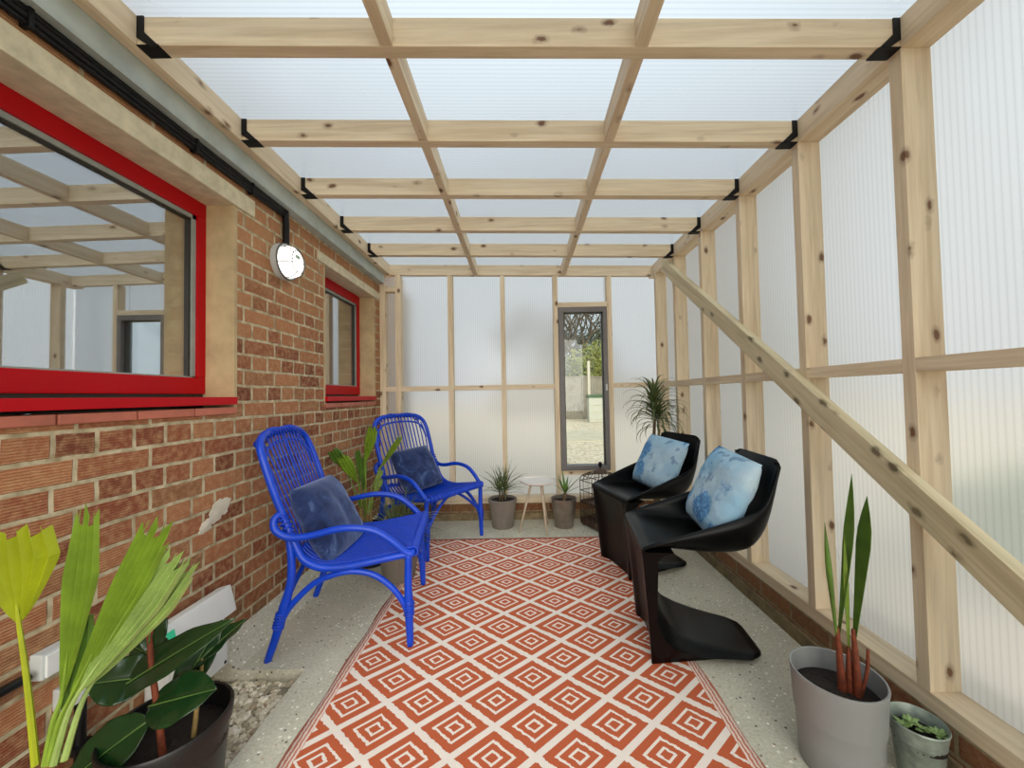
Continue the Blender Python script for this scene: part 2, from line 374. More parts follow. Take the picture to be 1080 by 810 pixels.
def add_lathe(V, Fc, prof, seg=40, cx=0, cy=0, ribs=0, ribd=0, sx=1):
    base = len(V)
    for (r, z) in prof:
        for k in range(seg):
            a = 2*PI*k/seg; rr = r*(1-(ribd if ribs and (k*ribs//seg*0+(k % 2)) else 0)); V.append(Vector((cx+rr*math.cos(a)*sx, cy+rr*math.sin(a), z)))
    for i in range(len(prof)-1):
        for k in range(seg):
            k2 = (k+1) % seg; Fc.append((base+i*seg+k, base+i*seg+k2, base+(i+1)*seg+k2, base+(i+1)*seg+k))
    Fc.append(tuple(base+k for k in range(seg))[::-1]); Fc.append(tuple(base+(len(prof)-1)*seg+k for k in range(seg)))
def lathe(name, prof, mat, parent=None, seg=40, loc=None, **kw):
    V, Fc = [], []; add_lathe(V, Fc, prof, seg, **kw); o = link_mesh(name, V, Fc, mat, parent, True, loc)
    o.data.set_sharp_from_angle(angle=math.radians(40)); return o
def blade(V, Fc, base, az, length, width, elev, droop, seg=9, fold=.25, tip=.02, twist=0, start=.35, wmax=.3):
    """One strap leaf: starts at base, leaves at elevation elev and bends down by droop over its length."""
    p = Vector(base); b0 = len(V); st = length/seg; side = Vector((-math.sin(az), math.cos(az), 0))
    for i in range(seg+1):
        t = i/seg; e = elev-droop*t*t
        w = width*(start+(1-start)*min(1, t/wmax))*(1 if t < wmax else max(tip, (1-((t-wmax)/(1-wmax))**1.6)))
        d = Vector((math.cos(e)*math.cos(az), math.cos(e)*math.sin(az), math.sin(e))); nrm = side.cross(d)
        s = side*math.cos(twist*t)+nrm*math.sin(twist*t); nn = d.cross(s)
        V += [p-s*w/2, p+nn*w*fold*.5*-1, p+s*w/2]; p = p+d*st
    for i in range(seg):
        a = b0+i*3
        Fc += [(a, a+1, a+4, a+3), (a+1, a+2, a+5, a+4)]
def leaves(name, specs, mat, parent=None, thick=.0012):
    V, Fc = [], []
    for s in specs: blade(V, Fc, **s)
    o = link_mesh(name, V, Fc, mat, parent, True)
    m = o.modifiers.new('thickness', 'SOLIDIFY'); m.thickness = thick; return o
def pillow(name, w, h, t, mat, parent=None, seed=0, n=26):
    V, Fc = [], []
    for side in (1, -1):
        b = len(V)
        for j in range(n+1):
            for i in range(n+1):
                u, v = -1+2*i/n, -1+2*j/n
                pu = 1-.07*(1-v*v); pv = 1-.07*(1-u*u)
                prof = max(0, (1-u**4)*(1-v**4))**.55
                wr = noise.noise(Vector((u*2.2+seed, v*2.2, side)))*.010+noise.noise(Vector((u*6+seed, v*5, side*2)))*.0045
                V.append(Vector((u*w/2*pv, side*(t/2*prof+wr*prof), v*h/2*pu)))
        for j in range(n):
            for i in range(n):
                a = b+j*(n+1)+i; q = (a, a+1, a+n+2, a+n+1); Fc.append(q if side < 0 else q[::-1])
    o = link_mesh(name, V, Fc, mat, parent, True)
    bm = bmesh.new(); bm.from_mesh(o.data); bmesh.ops.remove_doubles(bm, verts=bm.verts, dist=.0006); bmesh.ops.recalc_face_normals(bm, faces=bm.faces); bm.to_mesh(o.data); bm.free()
    return o
def struct(o, label=None, cat=None):
    o['kind'] = 'structure'
    return o

# ------------------------------------------------------------------ room measures
XR, XL, D, XW = 1.2366, -1.219, 3.527, -1.32
DEP, TH = .097, .045
FRONT = -1.2                       # the shelter runs on behind the photographer
ZL, ZR = 2.288, 2.2355
zr = lambda x: ZL+(ZR-ZL)*(x-XL)/(XR-XL)
RY = [.735, 1.192, 1.648, 2.101, 2.560, 3.020]

# floor slab with the sunken gravel bed cut out beside the wall
def make_floor():
    bm = bmesh.new()
    bm_box(bm, -.938, XR, FRONT, D, -.14, 0)                    # the main slab under the rug
    bm_box(bm, -1.33, -.938, 1.637, D, -.14, 0)                 # the slab below the blue chairs
    bm_box(bm, -1.33, -.938, FRONT, 1.637, -.14, -.075)         # bottom of the gravel bed
    return struct(from_bm('floor', bm, CONC))
make_floor()
fillet = link_mesh('baseboard_left', [(-1.33, 1.637, 0), (-1.222, 1.637, 0), (-1.262, 1.637, .035), (-1.315, 1.637, .10), (-1.33, 1.637, .10),
                                      (-1.33, D, 0), (-1.222, D, 0), (-1.262, D, .035), (-1.315, D, .10), (-1.33, D, .10)],
                   [(0, 1, 2, 3, 4)[::-1], (5, 6, 7, 8, 9), (1, 6, 7, 2)[::-1], (2, 7, 8, 3)[::-1], (3, 8, 9, 4)[::-1], (0, 5, 6, 1)[::-1], (4, 9, 5, 0)[::-1]], CONC); struct(fillet)

# brick wall of the house with two window openings
W1 = (.62, 1.745); W2 = (2.541, 3.405); SILL, HEAD = 1.10, 2.052
def make_left_wall():
    T = .30; x0, x1 = XW-T, XW
    bm = bmesh.new()
    bm_box(bm, x0, x1, FRONT, W1[0], -.14, 2.45)
    bm_box(bm, x0, x1, W1[0], W1[1], -.14, SILL-.02); bm_box(bm, x0, x1, W1[0], W1[1], HEAD, 2.45)
    bm_box(bm, x0, x1, W1[1], W2[0], -.14, 2.45)
    bm_box(bm, x0, x1, W2[0], W2[1], -.14, SILL-.02); bm_box(bm, x0, x1, W2[0], W2[1], HEAD, 2.45)
    bm_box(bm, x0, x1, W2[1], D+.6, -.14, 2.45)
    return struct(from_bm('wall_left', bm, BRICK))
make_left_wall()
struct(boxes('trim_1', [(-1.46, -1.312, W1[0]-.05, 1.866, HEAD-.006, 2.128)], LINTEL, bevel=.004))
struct(boxes('trim_2', [(-1.45, -1.312, 2.45, 3.53, HEAD-.004, 2.112)], LINTEL, bevel=.004))
struct(boxes('trim_3', [(-1.47, -1.3185, W1[1]-.006, W1[1]+.012, SILL, HEAD)], RENDER))
struct(boxes('trim_4', [(-1.47, -1.3185, W2[1]-.006, W2[1]+.012, SILL, HEAD), (-1.47, -1.3185, W2[0]-.012, W2[0]+.006, SILL, HEAD)], RENDER))
def tile_sill(name, y0, y1, k):
    bm = bmesh.new(); n = max(1, round((y1-y0)/.225)); w = (y1-y0)/n
    for i in range(n): bm_box(bm, -1.46, XW+.012, y0+i*w+.003, y0+(i+1)*w-.003, SILL-.02, SILL+.010, .004)
    return struct(from_bm(name, bm, REDTILE))
tile_sill('trim_5', W1[0], W1[1], 0); tile_sill('trim_6', W2[0], W2[1], 0)

def window(name, y0, y1):
    w = bpy.data.objects.new(name, None); COL.objects.link(w); w.location = (-1.45, (y0+y1)/2, 1.60); w['kind'] = 'structure'
    h = (y1-y0)/2-.002; zb, zt = 1.172-1.60, HEAD-1.60-.004; fw = .072
    fr = boxes('window_frame', [(-.05, 0, -h, h, zb, zb+fw), (-.05, 0, -h, h, zt-fw, zt), (-.05, 0, -h, -h+fw*.8, zb+fw, zt-fw), (-.05, 0, h-fw*.62, h, zb+fw, zt-fw)], RED, w, .004)
    boxes('dark_gap_strip', [(-.06, -.012, -h, h, SILL-1.60+.012, zb)], DARKG, w)  # shade of the gap between sill and frame, put in as a dark strip
    boxes('window_sill', [(-.05, .15, -h, h-.006, 1.122-1.60, 1.156-1.60)], RED, w, .002)
    a, b, c, d = -h+fw*.8, h-fw*.62, zb+fw, zt-fw; g = .018
    boxes('seal', [(-.044, -.012, a, b, c, c+.006), (-.044, -.012, a, b, d-g, d), (-.044, -.012, a, a+g, c, d), (-.044, -.012, b-g, b, c, d)], GASKET, w)
    boxes('seal', [(-.048, -.020, b-g-.010, b-g, c, d), (-.048, -.020, a, b, d-g-.007, d-g)], DARKG, w)
    boxes('glass_pane', [(-.036, -.030, a+.004, b-.004, c+.002, d-.004)], MIRRORGLASS, w)
    return w
window('window_1', *W1); window('window_2', *W2)

# the room behind the windows
INT = simple('kitchen_wall_paint', lin(150, 138, 118), .9); DARKF = simple('kitchen_floor', lin(70, 60, 52), .8)
for nm, b in (('wall_interior_back', (-3.6, -3.5, -1, 5, 0, 2.5)), ('wall_interior_near', (-3.5, -1.62, -1.1, -1, 0, 2.5)), ('wall_interior_far', (-3.5, -1.62, 5, 5.1, 0, 2.5)), ('ceiling_interior', (-3.6, -1.62, -1.1, 5.1, 2.5, 2.6))):
    struct(boxes(nm, [b], INT))
struct(boxes('floor_interior', [(-3.6, -1.62, -1.1, 5.1, -.1, 0)], DARKF))
wt_ = thing('kitchen_worktop', (-1.92, 1.3, 0), 0, 'dark kitchen worktop on cupboards seen through the large red window', 'worktop')
boxes('worktop', [(-.28, .28, -1.2, .85, 1.02, 1.06)], simple('worktop_stone', lin(60, 54, 48), .4), wt_, .004)
boxes('cupboard', [(-.27, .25, -1.18, .83, 0, 1.02)], simple('cupboard_paint', lin(120, 110, 92), .6), wt_)
tp = thing('kitchen_tap', (-1.74, 1.33, 1.062), 0, 'curved chrome kitchen tap behind the glass of the large red window', 'tap')
tube('spout', [(0, .0, 0), (0, .0, .16), (0, -.02, .20), (0, -.07, .225), (0, -.14, .222), (0, -.25, .21), (0, -.262, .19)], .012, CHROME, tp, 10)
tube('tap_base', [(0, 0, 0), (0, 0, .05)], .024, CHROME, tp, 14, 2)
tube('tap_lever', [(0, .02, .17), (0, .055, .20)], .009, CHROME, tp, 8, 2)

# steel channel, ledger, cable trunking
tag(boxes('steel_channel', [(-1.273, -1.2655, FRONT, 3.50, 2.205, 2.312), (-1.319, -1.2655, FRONT, 3.50, 2.198, 2.206), (-1.319, -1.2655, FRONT, 3.50, 2.306, 2.313)], STEEL), 'galvanised steel channel running under the timber ledger along the brick wall', 'steel beam')
tag(box('timber_ledger', XL-TH, XL, FRONT, D, ZL, ZL+.097, WOOD[1]), 'long pale timber ledger above the steel channel carrying the left rafter ends', 'timber beam')
tk = thing('cable_trunking', (-1.303, 1.6, 2.176), 0, 'long black cable run fixed under the steel channel on the brick wall', 'cable')
tubes('cable', [([(0, FRONT-1.6, .012), (0, -.6, .014), (.001, .49, .012)], .010), ([(.002, FRONT-1.6, -.006), (.001, -.6, -.004), (.001, .50, -.004)], .011), ([(-.004, FRONT-1.6, -.024), (0, -.6, -.022), (0, .49, -.020)], .008)], BLACKP, tk, 8, 6)
for y in (-.62, -.10, .22):
    boxes('cable_clip', [(-.015, .014, y, y+.012, -.034, .026)], BLACKP, tk, .003)
tag(tube('lamp_cable', [(-1.303, 2.092, 2.19), (-1.300, 2.094, 2.12), (-1.300, 2.094, 2.04), (-1.300, 2.094, 1.985)], .0165, BLACKP, None, 12, 4), 'short thick black conduit dropping to the round wall lamp', 'conduit')
# bulkhead lamp
lp = thing('bulkhead_lamp', (-1.32, 2.083, 1.90), 0, 'round white caged bulkhead lamp lit on the brick wall between the windows', 'lamp')
def face_disc(name, prof, mat, parent, seg=32, sy=1.0, **kw):       # lathe whose axis points into the room
    o = lathe(name, prof, mat, parent, seg, **kw); o.data.transform(Matrix.Rotation(PI/2, 4, 'Y')); o.data.transform(Matrix.Diagonal((1, sy, 1, 1))); return o
face_disc('lamp_base', [(.098, 0), (.100, .012), (.096, .03), (.085, .034)], PALEP, lp)
face_disc('lamp_diffuser', [(.084, .030), (.084, .052), (.078, .072), (.060, .088), (.032, .096), (.004, .098)], LAMPW, lp)
ring = lambda r, x, n=28: [(x, r*math.cos(2*PI*k/n), r*math.sin(2*PI*k/n)) for k in range(n)]
V, Fc = [], []; add_tube(V, Fc, ring(.096, .036), .005, 6, True); add_tube(V, Fc, ring(.06, .096), .003, 6, True)
for a in range(6):
    t = a*PI/3+.3; add_tube(V, Fc, catmull([(.036, .096*math.cos(t), .096*math.sin(t)), (.075, .086*math.cos(t), .086*math.sin(t)), (.096, .06*math.cos(t), .06*math.sin(t))], 5), .003, 6)
add_tube(V, Fc, catmull([(.097, -.06, 0), (.104, 0, 0), (.097, .06, 0)], 5), .003, 6)
link_mesh('lamp_cage', V, Fc, simple('grey_cage_wire', lin(84, 86, 84), .5, .2), lp, True)
box('rating_label', .095, .099, -.03, .01, .012, .034, simple('lamp_label', lin(178, 196, 178), .6), lp, 0)

# kerb: footing, brick course, sole plates
def kerb():
    bm = bmesh.new(); bm_box(bm, XR-.002, 1.45, FRONT, 3.72, -.14, .149); struct(from_bm('wall_right', bm, KERB_X))
    bm = bmesh.new(); bm_box(bm, XW, XR-.002, D+.002, 3.72, -.14, .149); struct(from_bm('wall_back', bm, KERB_Y))
    struct(boxes('baseboard_right', [(XR-.014, XR-.002, FRONT, D, 0, .062)], FOOT, bevel=.003)); struct(boxes('baseboard_back', [(-1.222, XR-.014, D-.012, D+.002, 0, .062)], FOOT, bevel=.003))
kerb()
G = None
tag(box('sole_plate', XR, XR+DEP, FRONT, D, .150, .204, WOOD[1]), 'long pale timber sole plate on the brick kerb under the right wall studs', 'timber beam')
tag(box('sole_plate', XW, XR+DEP, D+.001, D+.001+DEP, .150, .204, WOOD[0]), 'pale timber sole plate on the kerb along the back wall', 'timber beam')
tag(box('top_plate', XR, XR+DEP, FRONT, D+DEP, ZR, ZR+.097, WOOD[1]), 'long pale timber top plate on the heads of the right wall studs', 'timber beam')

def sloped(name, x0, x1, y0, y1, h, mat, zoff=0):
    """A timber that lies along x and follows the fall of the roof."""
    cx, cy = (x0+x1)/2, (y0+y1)/2; cz = zr(cx)+h/2; bm = bmesh.new(); hw, hy = (x1-x0)/2, (y1-y0)/2
    bm_box(bm, -hw, hw, -hy, hy, -h/2, h/2, .002)
    for v in bm.verts: v.co.z += zr(cx+v.co.x)-zr(cx)+zoff
    return from_bm(name, bm, mat, loc=(cx, cy, cz))
tag(sloped('header_beam', XL+.0005, XR-.0005, D, D+TH, .097, WOOD[0]), 'pale timber header across the top of the back wall studs', 'timber beam')
ORD = ['nearest', 'second', 'third', 'fourth', 'fifth']
for i, y in enumerate(RY):
    lab = 'overhead timber rafter just in front of the picture, nearer than the five bracketed ones' if i == 0 else \
        ['pale timber rafter spanning the roof nearest the camera, with the widest face', 'pale timber rafter, second of the five from the camera', 'pale timber rafter, middle one of the five across the roof', 'pale timber rafter, fourth of the five from the camera, with slanting knots', 'pale timber rafter, farthest of the five, next to the back wall header'][i-1]
    tag(sloped('roof_rafter', XL+.0005, XR-.0005, y, y+TH, .095, WOOD[0]), lab, 'rafter', 'rafters spanning the roof')
# noggings between the rafters, two rows
YE = [FRONT]+RY+[D]
for row, (xa, xb, side) in enumerate(((-.436, -.396, 'left'), (.384, .425, 'right'))):
    for i in range(1, len(RY)+1):
        y0 = RY[i-1]+TH+.0005; y1 = (RY[i] if i < len(RY) else D)-.0005
        where = ['in front of the nearest visible rafter', 'between the nearest and second rafters', 'between the second and third rafters', 'between the third and fourth rafters', 'between the fourth and fifth rafters', 'between the fifth rafter and the back header'][i-1]
        tag(sloped('roof_nogging', xa, xb, y0, y1, .093, WOOD[1]), f'short pale roof nogging of the {side} row, {where}', 'nogging', 'noggings between the rafters')
# black brackets
def bracket(side):
    s = 1 if side == 'left' else -1; w = .028; L = .062; t = .003
    prof = [(0, 0), (s*w, 0), (s*w, L*.55), (s*L, L+.0), (s*L, L)]
    V = []; Fc = []
    # upright strap, inclined gusset and foot, extruded through the rafter's thickness
    pts = [(0, .0), (s*.022, .0), (s*.022, -.052), (s*.072, -.100), (s*.045, -.103), (0, -.072)]
    n = len(pts)
    for yy in (-.004, -.0005):
        for (x, z) in pts: V.append((x, yy, z))
    Fc += [tuple(range(n)), tuple(range(n, 2*n))[::-1]]+[(i, (i+1) % n, n+(i+1) % n, n+i) for i in range(n)]
    b = len(V)   # foot plate under the rafter
    x0, x1 = sorted((0, s*.07))
    for (x, y, z) in ((x0, -.004, -.0985), (x1, -.004, -.0985), (x1, .045, -.0985), (x0, .045, -.0985), (x0, -.004, -.0955), (x1, -.004, -.0955), (x1, .045, -.0955), (x0, .045, -.0955)): V.append((x, y, z))
    Fc += [tuple(b+i for i in f) for f in ((0, 3, 2, 1), (4, 5, 6, 7), (0, 1, 5, 4), (1, 2, 6, 5), (2, 3, 7, 6), (3, 0, 4, 7))]
    return V, Fc
BN = ['nearest', 'second', 'third', 'fourth', 'farthest']
for side, x in (('left', XL+.0008), ('right', XR-.0008)):
    for i, y in enumerate(RY[1:]):
        V, Fc = bracket(side)
        tag(link_mesh('angle_bracket', V, Fc, BRACKET, None, loc=(x, y, zr(x)+.0955)), f'small black steel bracket at the {side} end of the {BN[i]} rafter', 'bracket', 'black rafter brackets')

# studs
SN = {0: 'tall right wall stud just out of the picture at the near end', 1: 'tall pale right wall stud nearest the camera, beside the grey pot', 2: 'tall pale right wall stud, second from the camera, beside the near black chair',
      3: 'tall pale right wall stud, third from the camera, behind the black chairs', 4: 'tall pale right wall stud, fourth from the camera, behind the far black chair', 5: 'tall pale right wall stud, fifth from the camera, next to the corner stud'}
for i, y in enumerate(RY):
    tag(box('wall_stud', XR, XR+DEP, y, y+.041, .2045, ZR-.0005, WOOD[2]), SN[i], 'stud', 'studs of the right wall')
tag(box('wall_stud', XR, XR+DEP, 3.445, 3.486, .2045, ZR-.0005, WOOD[2]), 'tall pale stud closing the right wall at the back corner', 'stud', 'studs of the right wall')
for (x0, x1, lab) in ((-1.318, -1.266, 'narrow back wall stud standing against the brick corner'), (-1.172, -1.124, 'back wall stud, second from the brick corner, behind the far blue chair'), (-.683, -.636, 'back wall stud rising behind the right arm of the far blue chair'),
                      (-.190, -.148, 'back wall stud rising behind the ribbed grey pot'), (.304, .3485, 'back wall stud forming the left side of the window opening'), (.806, .852, 'back wall stud forming the right side of the window opening')):
    top = 2.2 if x0 < -1.3 else zr((x0+x1)/2)-.001
    tag(box('wall_stud', x0, x1, D+.001, D+.001+DEP*.75, .2045, top, WOOD[2]), lab, 'stud', 'studs of the back wall')
Z0, Z1 = 1.191, 1.236
YS = RY+[3.445]
RL = ['before the nearest stud', 'between the nearest and second studs', 'between the second and third studs', 'between the third and fourth studs', 'between the fourth and fifth studs', 'between the fifth stud and the corner stud']
for i in range(6):
    y0 = YS[i]+.0415; y1 = YS[i+1]-.0005
    tag(box('wall_nogging', XR+.0005, XR+DEP-.006, y0, y1, Z0, Z1, WOOD[1]), f'horizontal mid-height rail of the right wall {RL[i]}', 'nogging', 'mid rails of the right wall')
BL = [(-1.2655, -1.1725, 'beside the brick corner'), (-1.1235, -.6835, 'above the far blue chair'), (-.6355, -.1905, 'in the wide bay left of the ribbed pot'), (-.1475, .3035, 'ending at the left side of the window'), (.8525, XR-.001, 'between the window and the right wall')]
for x0, x1, lab in BL:
    tag(box('wall_nogging', x0, x1, D+.001, D+.070, Z0+.004, Z1+.004, WOOD[0]), f'horizontal mid-height rail of the back wall {lab}', 'nogging', 'mid rails of the back wall')
tag(box('wall_nogging', .349, .8055, D+.001, D+.070, 1.955, 2.0, WOOD[0]), 'short timber head rail directly above the tall grey window', 'nogging')
tag(box('wall_nogging', .349, .8055, D+.001, D+.070, .395, .436, WOOD[0]), 'short timber rail directly below the tall grey window', 'nogging')
tag(box('wall_nogging', -1.2655, -1.1725, D+.001, D+.070, 2.13, 2.175, WOOD[0]), 'tiny timber rail at the top of the narrow bay by the brick corner', 'nogging')

# diagonal brace on the face of the right wall
def brace():
    y0, z0, y1, z1 = .26, .147, 3.16, 2.205; d = Vector((0, y1-y0, z1-z0)); L = d.length; a = math.atan2(z1-z0, y1-y0)
    bm = bmesh.new(); bm_box(bm, -.021, .021, -L/2, L/2, -.047, .047, .003)
    o = from_bm('diagonal_brace', bm, BRACE, loc=(XR-.0225, (y0+y1)/2, (z0+z1)/2)); o.rotation_euler = (a, 0, 0)
    return tag(o, 'long knotty greenish timber brace slanting across the right wall', 'brace')
brace()

# polycarbonate sheets: frosted outer skin, clear inner skin, real depth between
def sheet(name, x0, x1, y0, y1, z0, z1, outer, axis, roof=False, zf=None):
    P = [(x0, y0, z0), (x1, y0, z0), (x1, y1, z0), (x0, y1, z0), (x0, y0, z1), (x1, y0, z1), (x1, y1, z1), (x0, y1, z1)]
    if zf: P = [(x, y, z+zf(x)) for x, y, z in P]
    F6 = [(0, 3, 2, 1), (4, 5, 6, 7), (0, 1, 5, 4), (1, 2, 6, 5), (2, 3, 7, 6), (3, 0, 4, 7)]
    return P, F6, [1 if i == outer else 0 for i in range(6)]
def sheets(name, lst, axis, outer_mat=None):
    V, Fc, M = [], [], []
    for (b, outer, zf) in lst:
        P, F6, m = sheet(name, *b, outer, axis, zf=zf); k = len(V); V += P; Fc += [tuple(k+i for i in f) for f in F6]; M += m
    return struct(link_mesh(name, V, Fc, None, mats=[SKIN[axis], outer_mat or POLY[axis]], fmat=M))
sheets('ceiling', [((XW+.002, XR+DEP+.06, FRONT, 3.75, .0985, .1145), 1, zr)], 'Y', ROOFPOLY)
sheets('wall_right_panel', [((XR+DEP+.001, XR+DEP+.017, FRONT, 3.640, .150, ZR+.08), 3, None)], 'Y')
yb = D+DEP+.002
sheets('wall_back_panel', [((XW, .349, yb, yb+.016, .150, 2.30), 4, None), ((.8055, XR+DEP, yb, yb+.016, .150, 2.30), 4, None), ((.349, .8055, yb, yb+.016, 1.957, 2.30), 4, None), ((.349, .8055, yb, yb+.016, .150, .430), 4, None)], 'X')

# the tall grey window
w3 = bpy.data.objects.new('window_3', None); COL.objects.link(w3); w3.location = (.577, D+.03, 1.2); w3['kind'] = 'structure'
a, b, c, d = -.2265, .2275, .437-1.2, 1.953-1.2; f = .048
boxes('window_frame', [(a, b, -.036, .07, c, c+f*.9), (a, b, -.036, .07, d-f*.95, d), (a, a+f, -.036, .07, c+f*.9, d-f*.95), (b-f*.8, b, -.036, .07, c+f*.9, d-f*.95)], GREYFR, w3, .004)
boxes('seal', [(a+f, a+f+.008, .0, .04, c+f*.9, d-f*.95), (b-f*.8-.008, b-f*.8, .0, .04, c+f*.9, d-f*.95), (a+f, b-f*.8, .0, .04, d-f*.95-.008, d-f*.95)], DARKG, w3)
boxes('glass_pane', [(a+f+.002, b-f*.8-.002, .018, .026, c+f*.9+.002, d-f*.95-.002)], CLEARGLASS, w3)
boxes('handle', [(b-.03, b-.014, -.052, -.036, -.03, .03)], PALEP, w3, .003)

# ------------------------------------------------------------------ gravel bed
def pebbles(name, region, n, mat, zlev, size, seed, parent=None):
    rnd = random.Random(seed); V, Fc = [], []
    ico = bmesh.new(); bmesh.ops.create_icosphere(ico, subdivisions=1, radius=1); iv = [v.co.copy() for v in ico.verts]; jf = [[v.index for v in f.verts] for f in ico.faces]; ico.free()
    for k in range(n):
        x = rnd.uniform(region[0], region[1]); y = rnd.uniform(region[2], region[3]); s = rnd.uniform(*size)
        R = Matrix.Rotation(rnd.uniform(0, 6.3), 3, 'Z') @ Matrix.Rotation(rnd.uniform(-.5, .5), 3, 'X')
        sx, sy, sz = s*rnd.uniform(.8, 1.5), s*rnd.uniform(.7, 1.1), s*rnd.uniform(.5, .8); b = len(V)
        c = Vector((x, y, zlev+rnd.uniform(-.006, .010)))
        for v in iv:
            j = 1+rnd.uniform(-.18, .18); V.append(c+R @ Vector((v.x*sx*j, v.y*sy*j, v.z*sz*j)))
        for f in jf: Fc.append(tuple(b+i for i in f))
    return link_mesh(name, V, Fc, mat, parent)
def gravel_mat():
    n = N('pale_gravel'); g = n.new('ShaderNodeNewGeometry')
    n.base(n.ramp(g.outputs['Random Per Island'], [(0, lin(140, 132, 110)), (.3, lin(190, 178, 152)), (.6, lin(216, 206, 180)), (.85, lin(238, 230, 210)), (1, lin(160, 142, 116))]), .8, spec=.3)
    return n.m
GRAV = gravel_mat()
tag(pebbles('gravel', (-1.31, -.95, .55, 1.625), 2600, GRAV, -.050, (.009, .018), 3), 'loose pale gravel filling the sunken bed beside the black pot', 'gravel', kind='stuff')

# plaster patch on the brickwork
def splat(name, y, z, seed):
    rnd = random.Random(seed); n = 26; V = [(0, 0, 0)]; R = []
    for k in range(n):
        a = 2*PI*k/n; r = .044+.016*noise.noise(Vector((math.cos(a)*1.3+seed, math.sin(a)*1.3, 0)))+.004*math.sin(k*2.3); R.append(r)
        V.append((-.001, r*math.cos(a)*1.25, r*math.sin(a)+r*math.cos(a)*.35))
    for k in range(n): a = 2*PI*k/n; V.append((-.006, R[k]*1.0*math.cos(a)*1.25, R[k]*math.sin(a)+R[k]*math.cos(a)*.35))
    V[0] = (.003, 0, 0)
    Fc = [(0, 1+k, 1+(k+1) % n) for k in range(n)]+[(1+k, 1+n+k, 1+n+(k+1) % n, 1+(k+1) % n) for k in range(n)]
    o = link_mesh(name, V, Fc, PLASTER, loc=(XW+.004, y, z)); return o
pp = tag(splat('plaster_patch', 1.655, .668, 4.2), 'irregular pale plaster patch stuck on the brick wall below the large window', 'plaster patch')
o2 = splat('plaster_dab', 1.60, .625, 9.7); o2.parent = pp; o2.location = (0, -.065, -.045); o2.scale = (1, .6, .6)

# ------------------------------------------------------------------ rug
RUG = rug_material()
def make_rug():
    V, Fc = [], []; x0, x1, y0, y1 = -.78, .715, .62, 3.062; nx, ny = 40, 64
    for j in range(ny+1):
        for i in range(nx+1):
            u, v = i/nx, j/ny; x = x0+(x1-x0)*u; y = y0+(y1-y0)*v
            if i in (0, nx): x += .004*math.sin(v*40)
            V.append((x, y, .004+.0012*noise.noise(Vector((x*4, y*4, 0)))))
    for j in range(ny):
        for i in range(nx): a = j*(nx+1)+i; Fc.append((a, a+1, a+nx+2, a+nx+1))
    o = link_mesh('rug', V, Fc, RUG, smooth=True); m = o.modifiers.new('thickness', 'SOLIDIFY'); m.thickness = .0032; m.offset = -1
    return tag(o, 'large terracotta and white outdoor rug patterned with nested diamonds', 'rug')
make_rug()

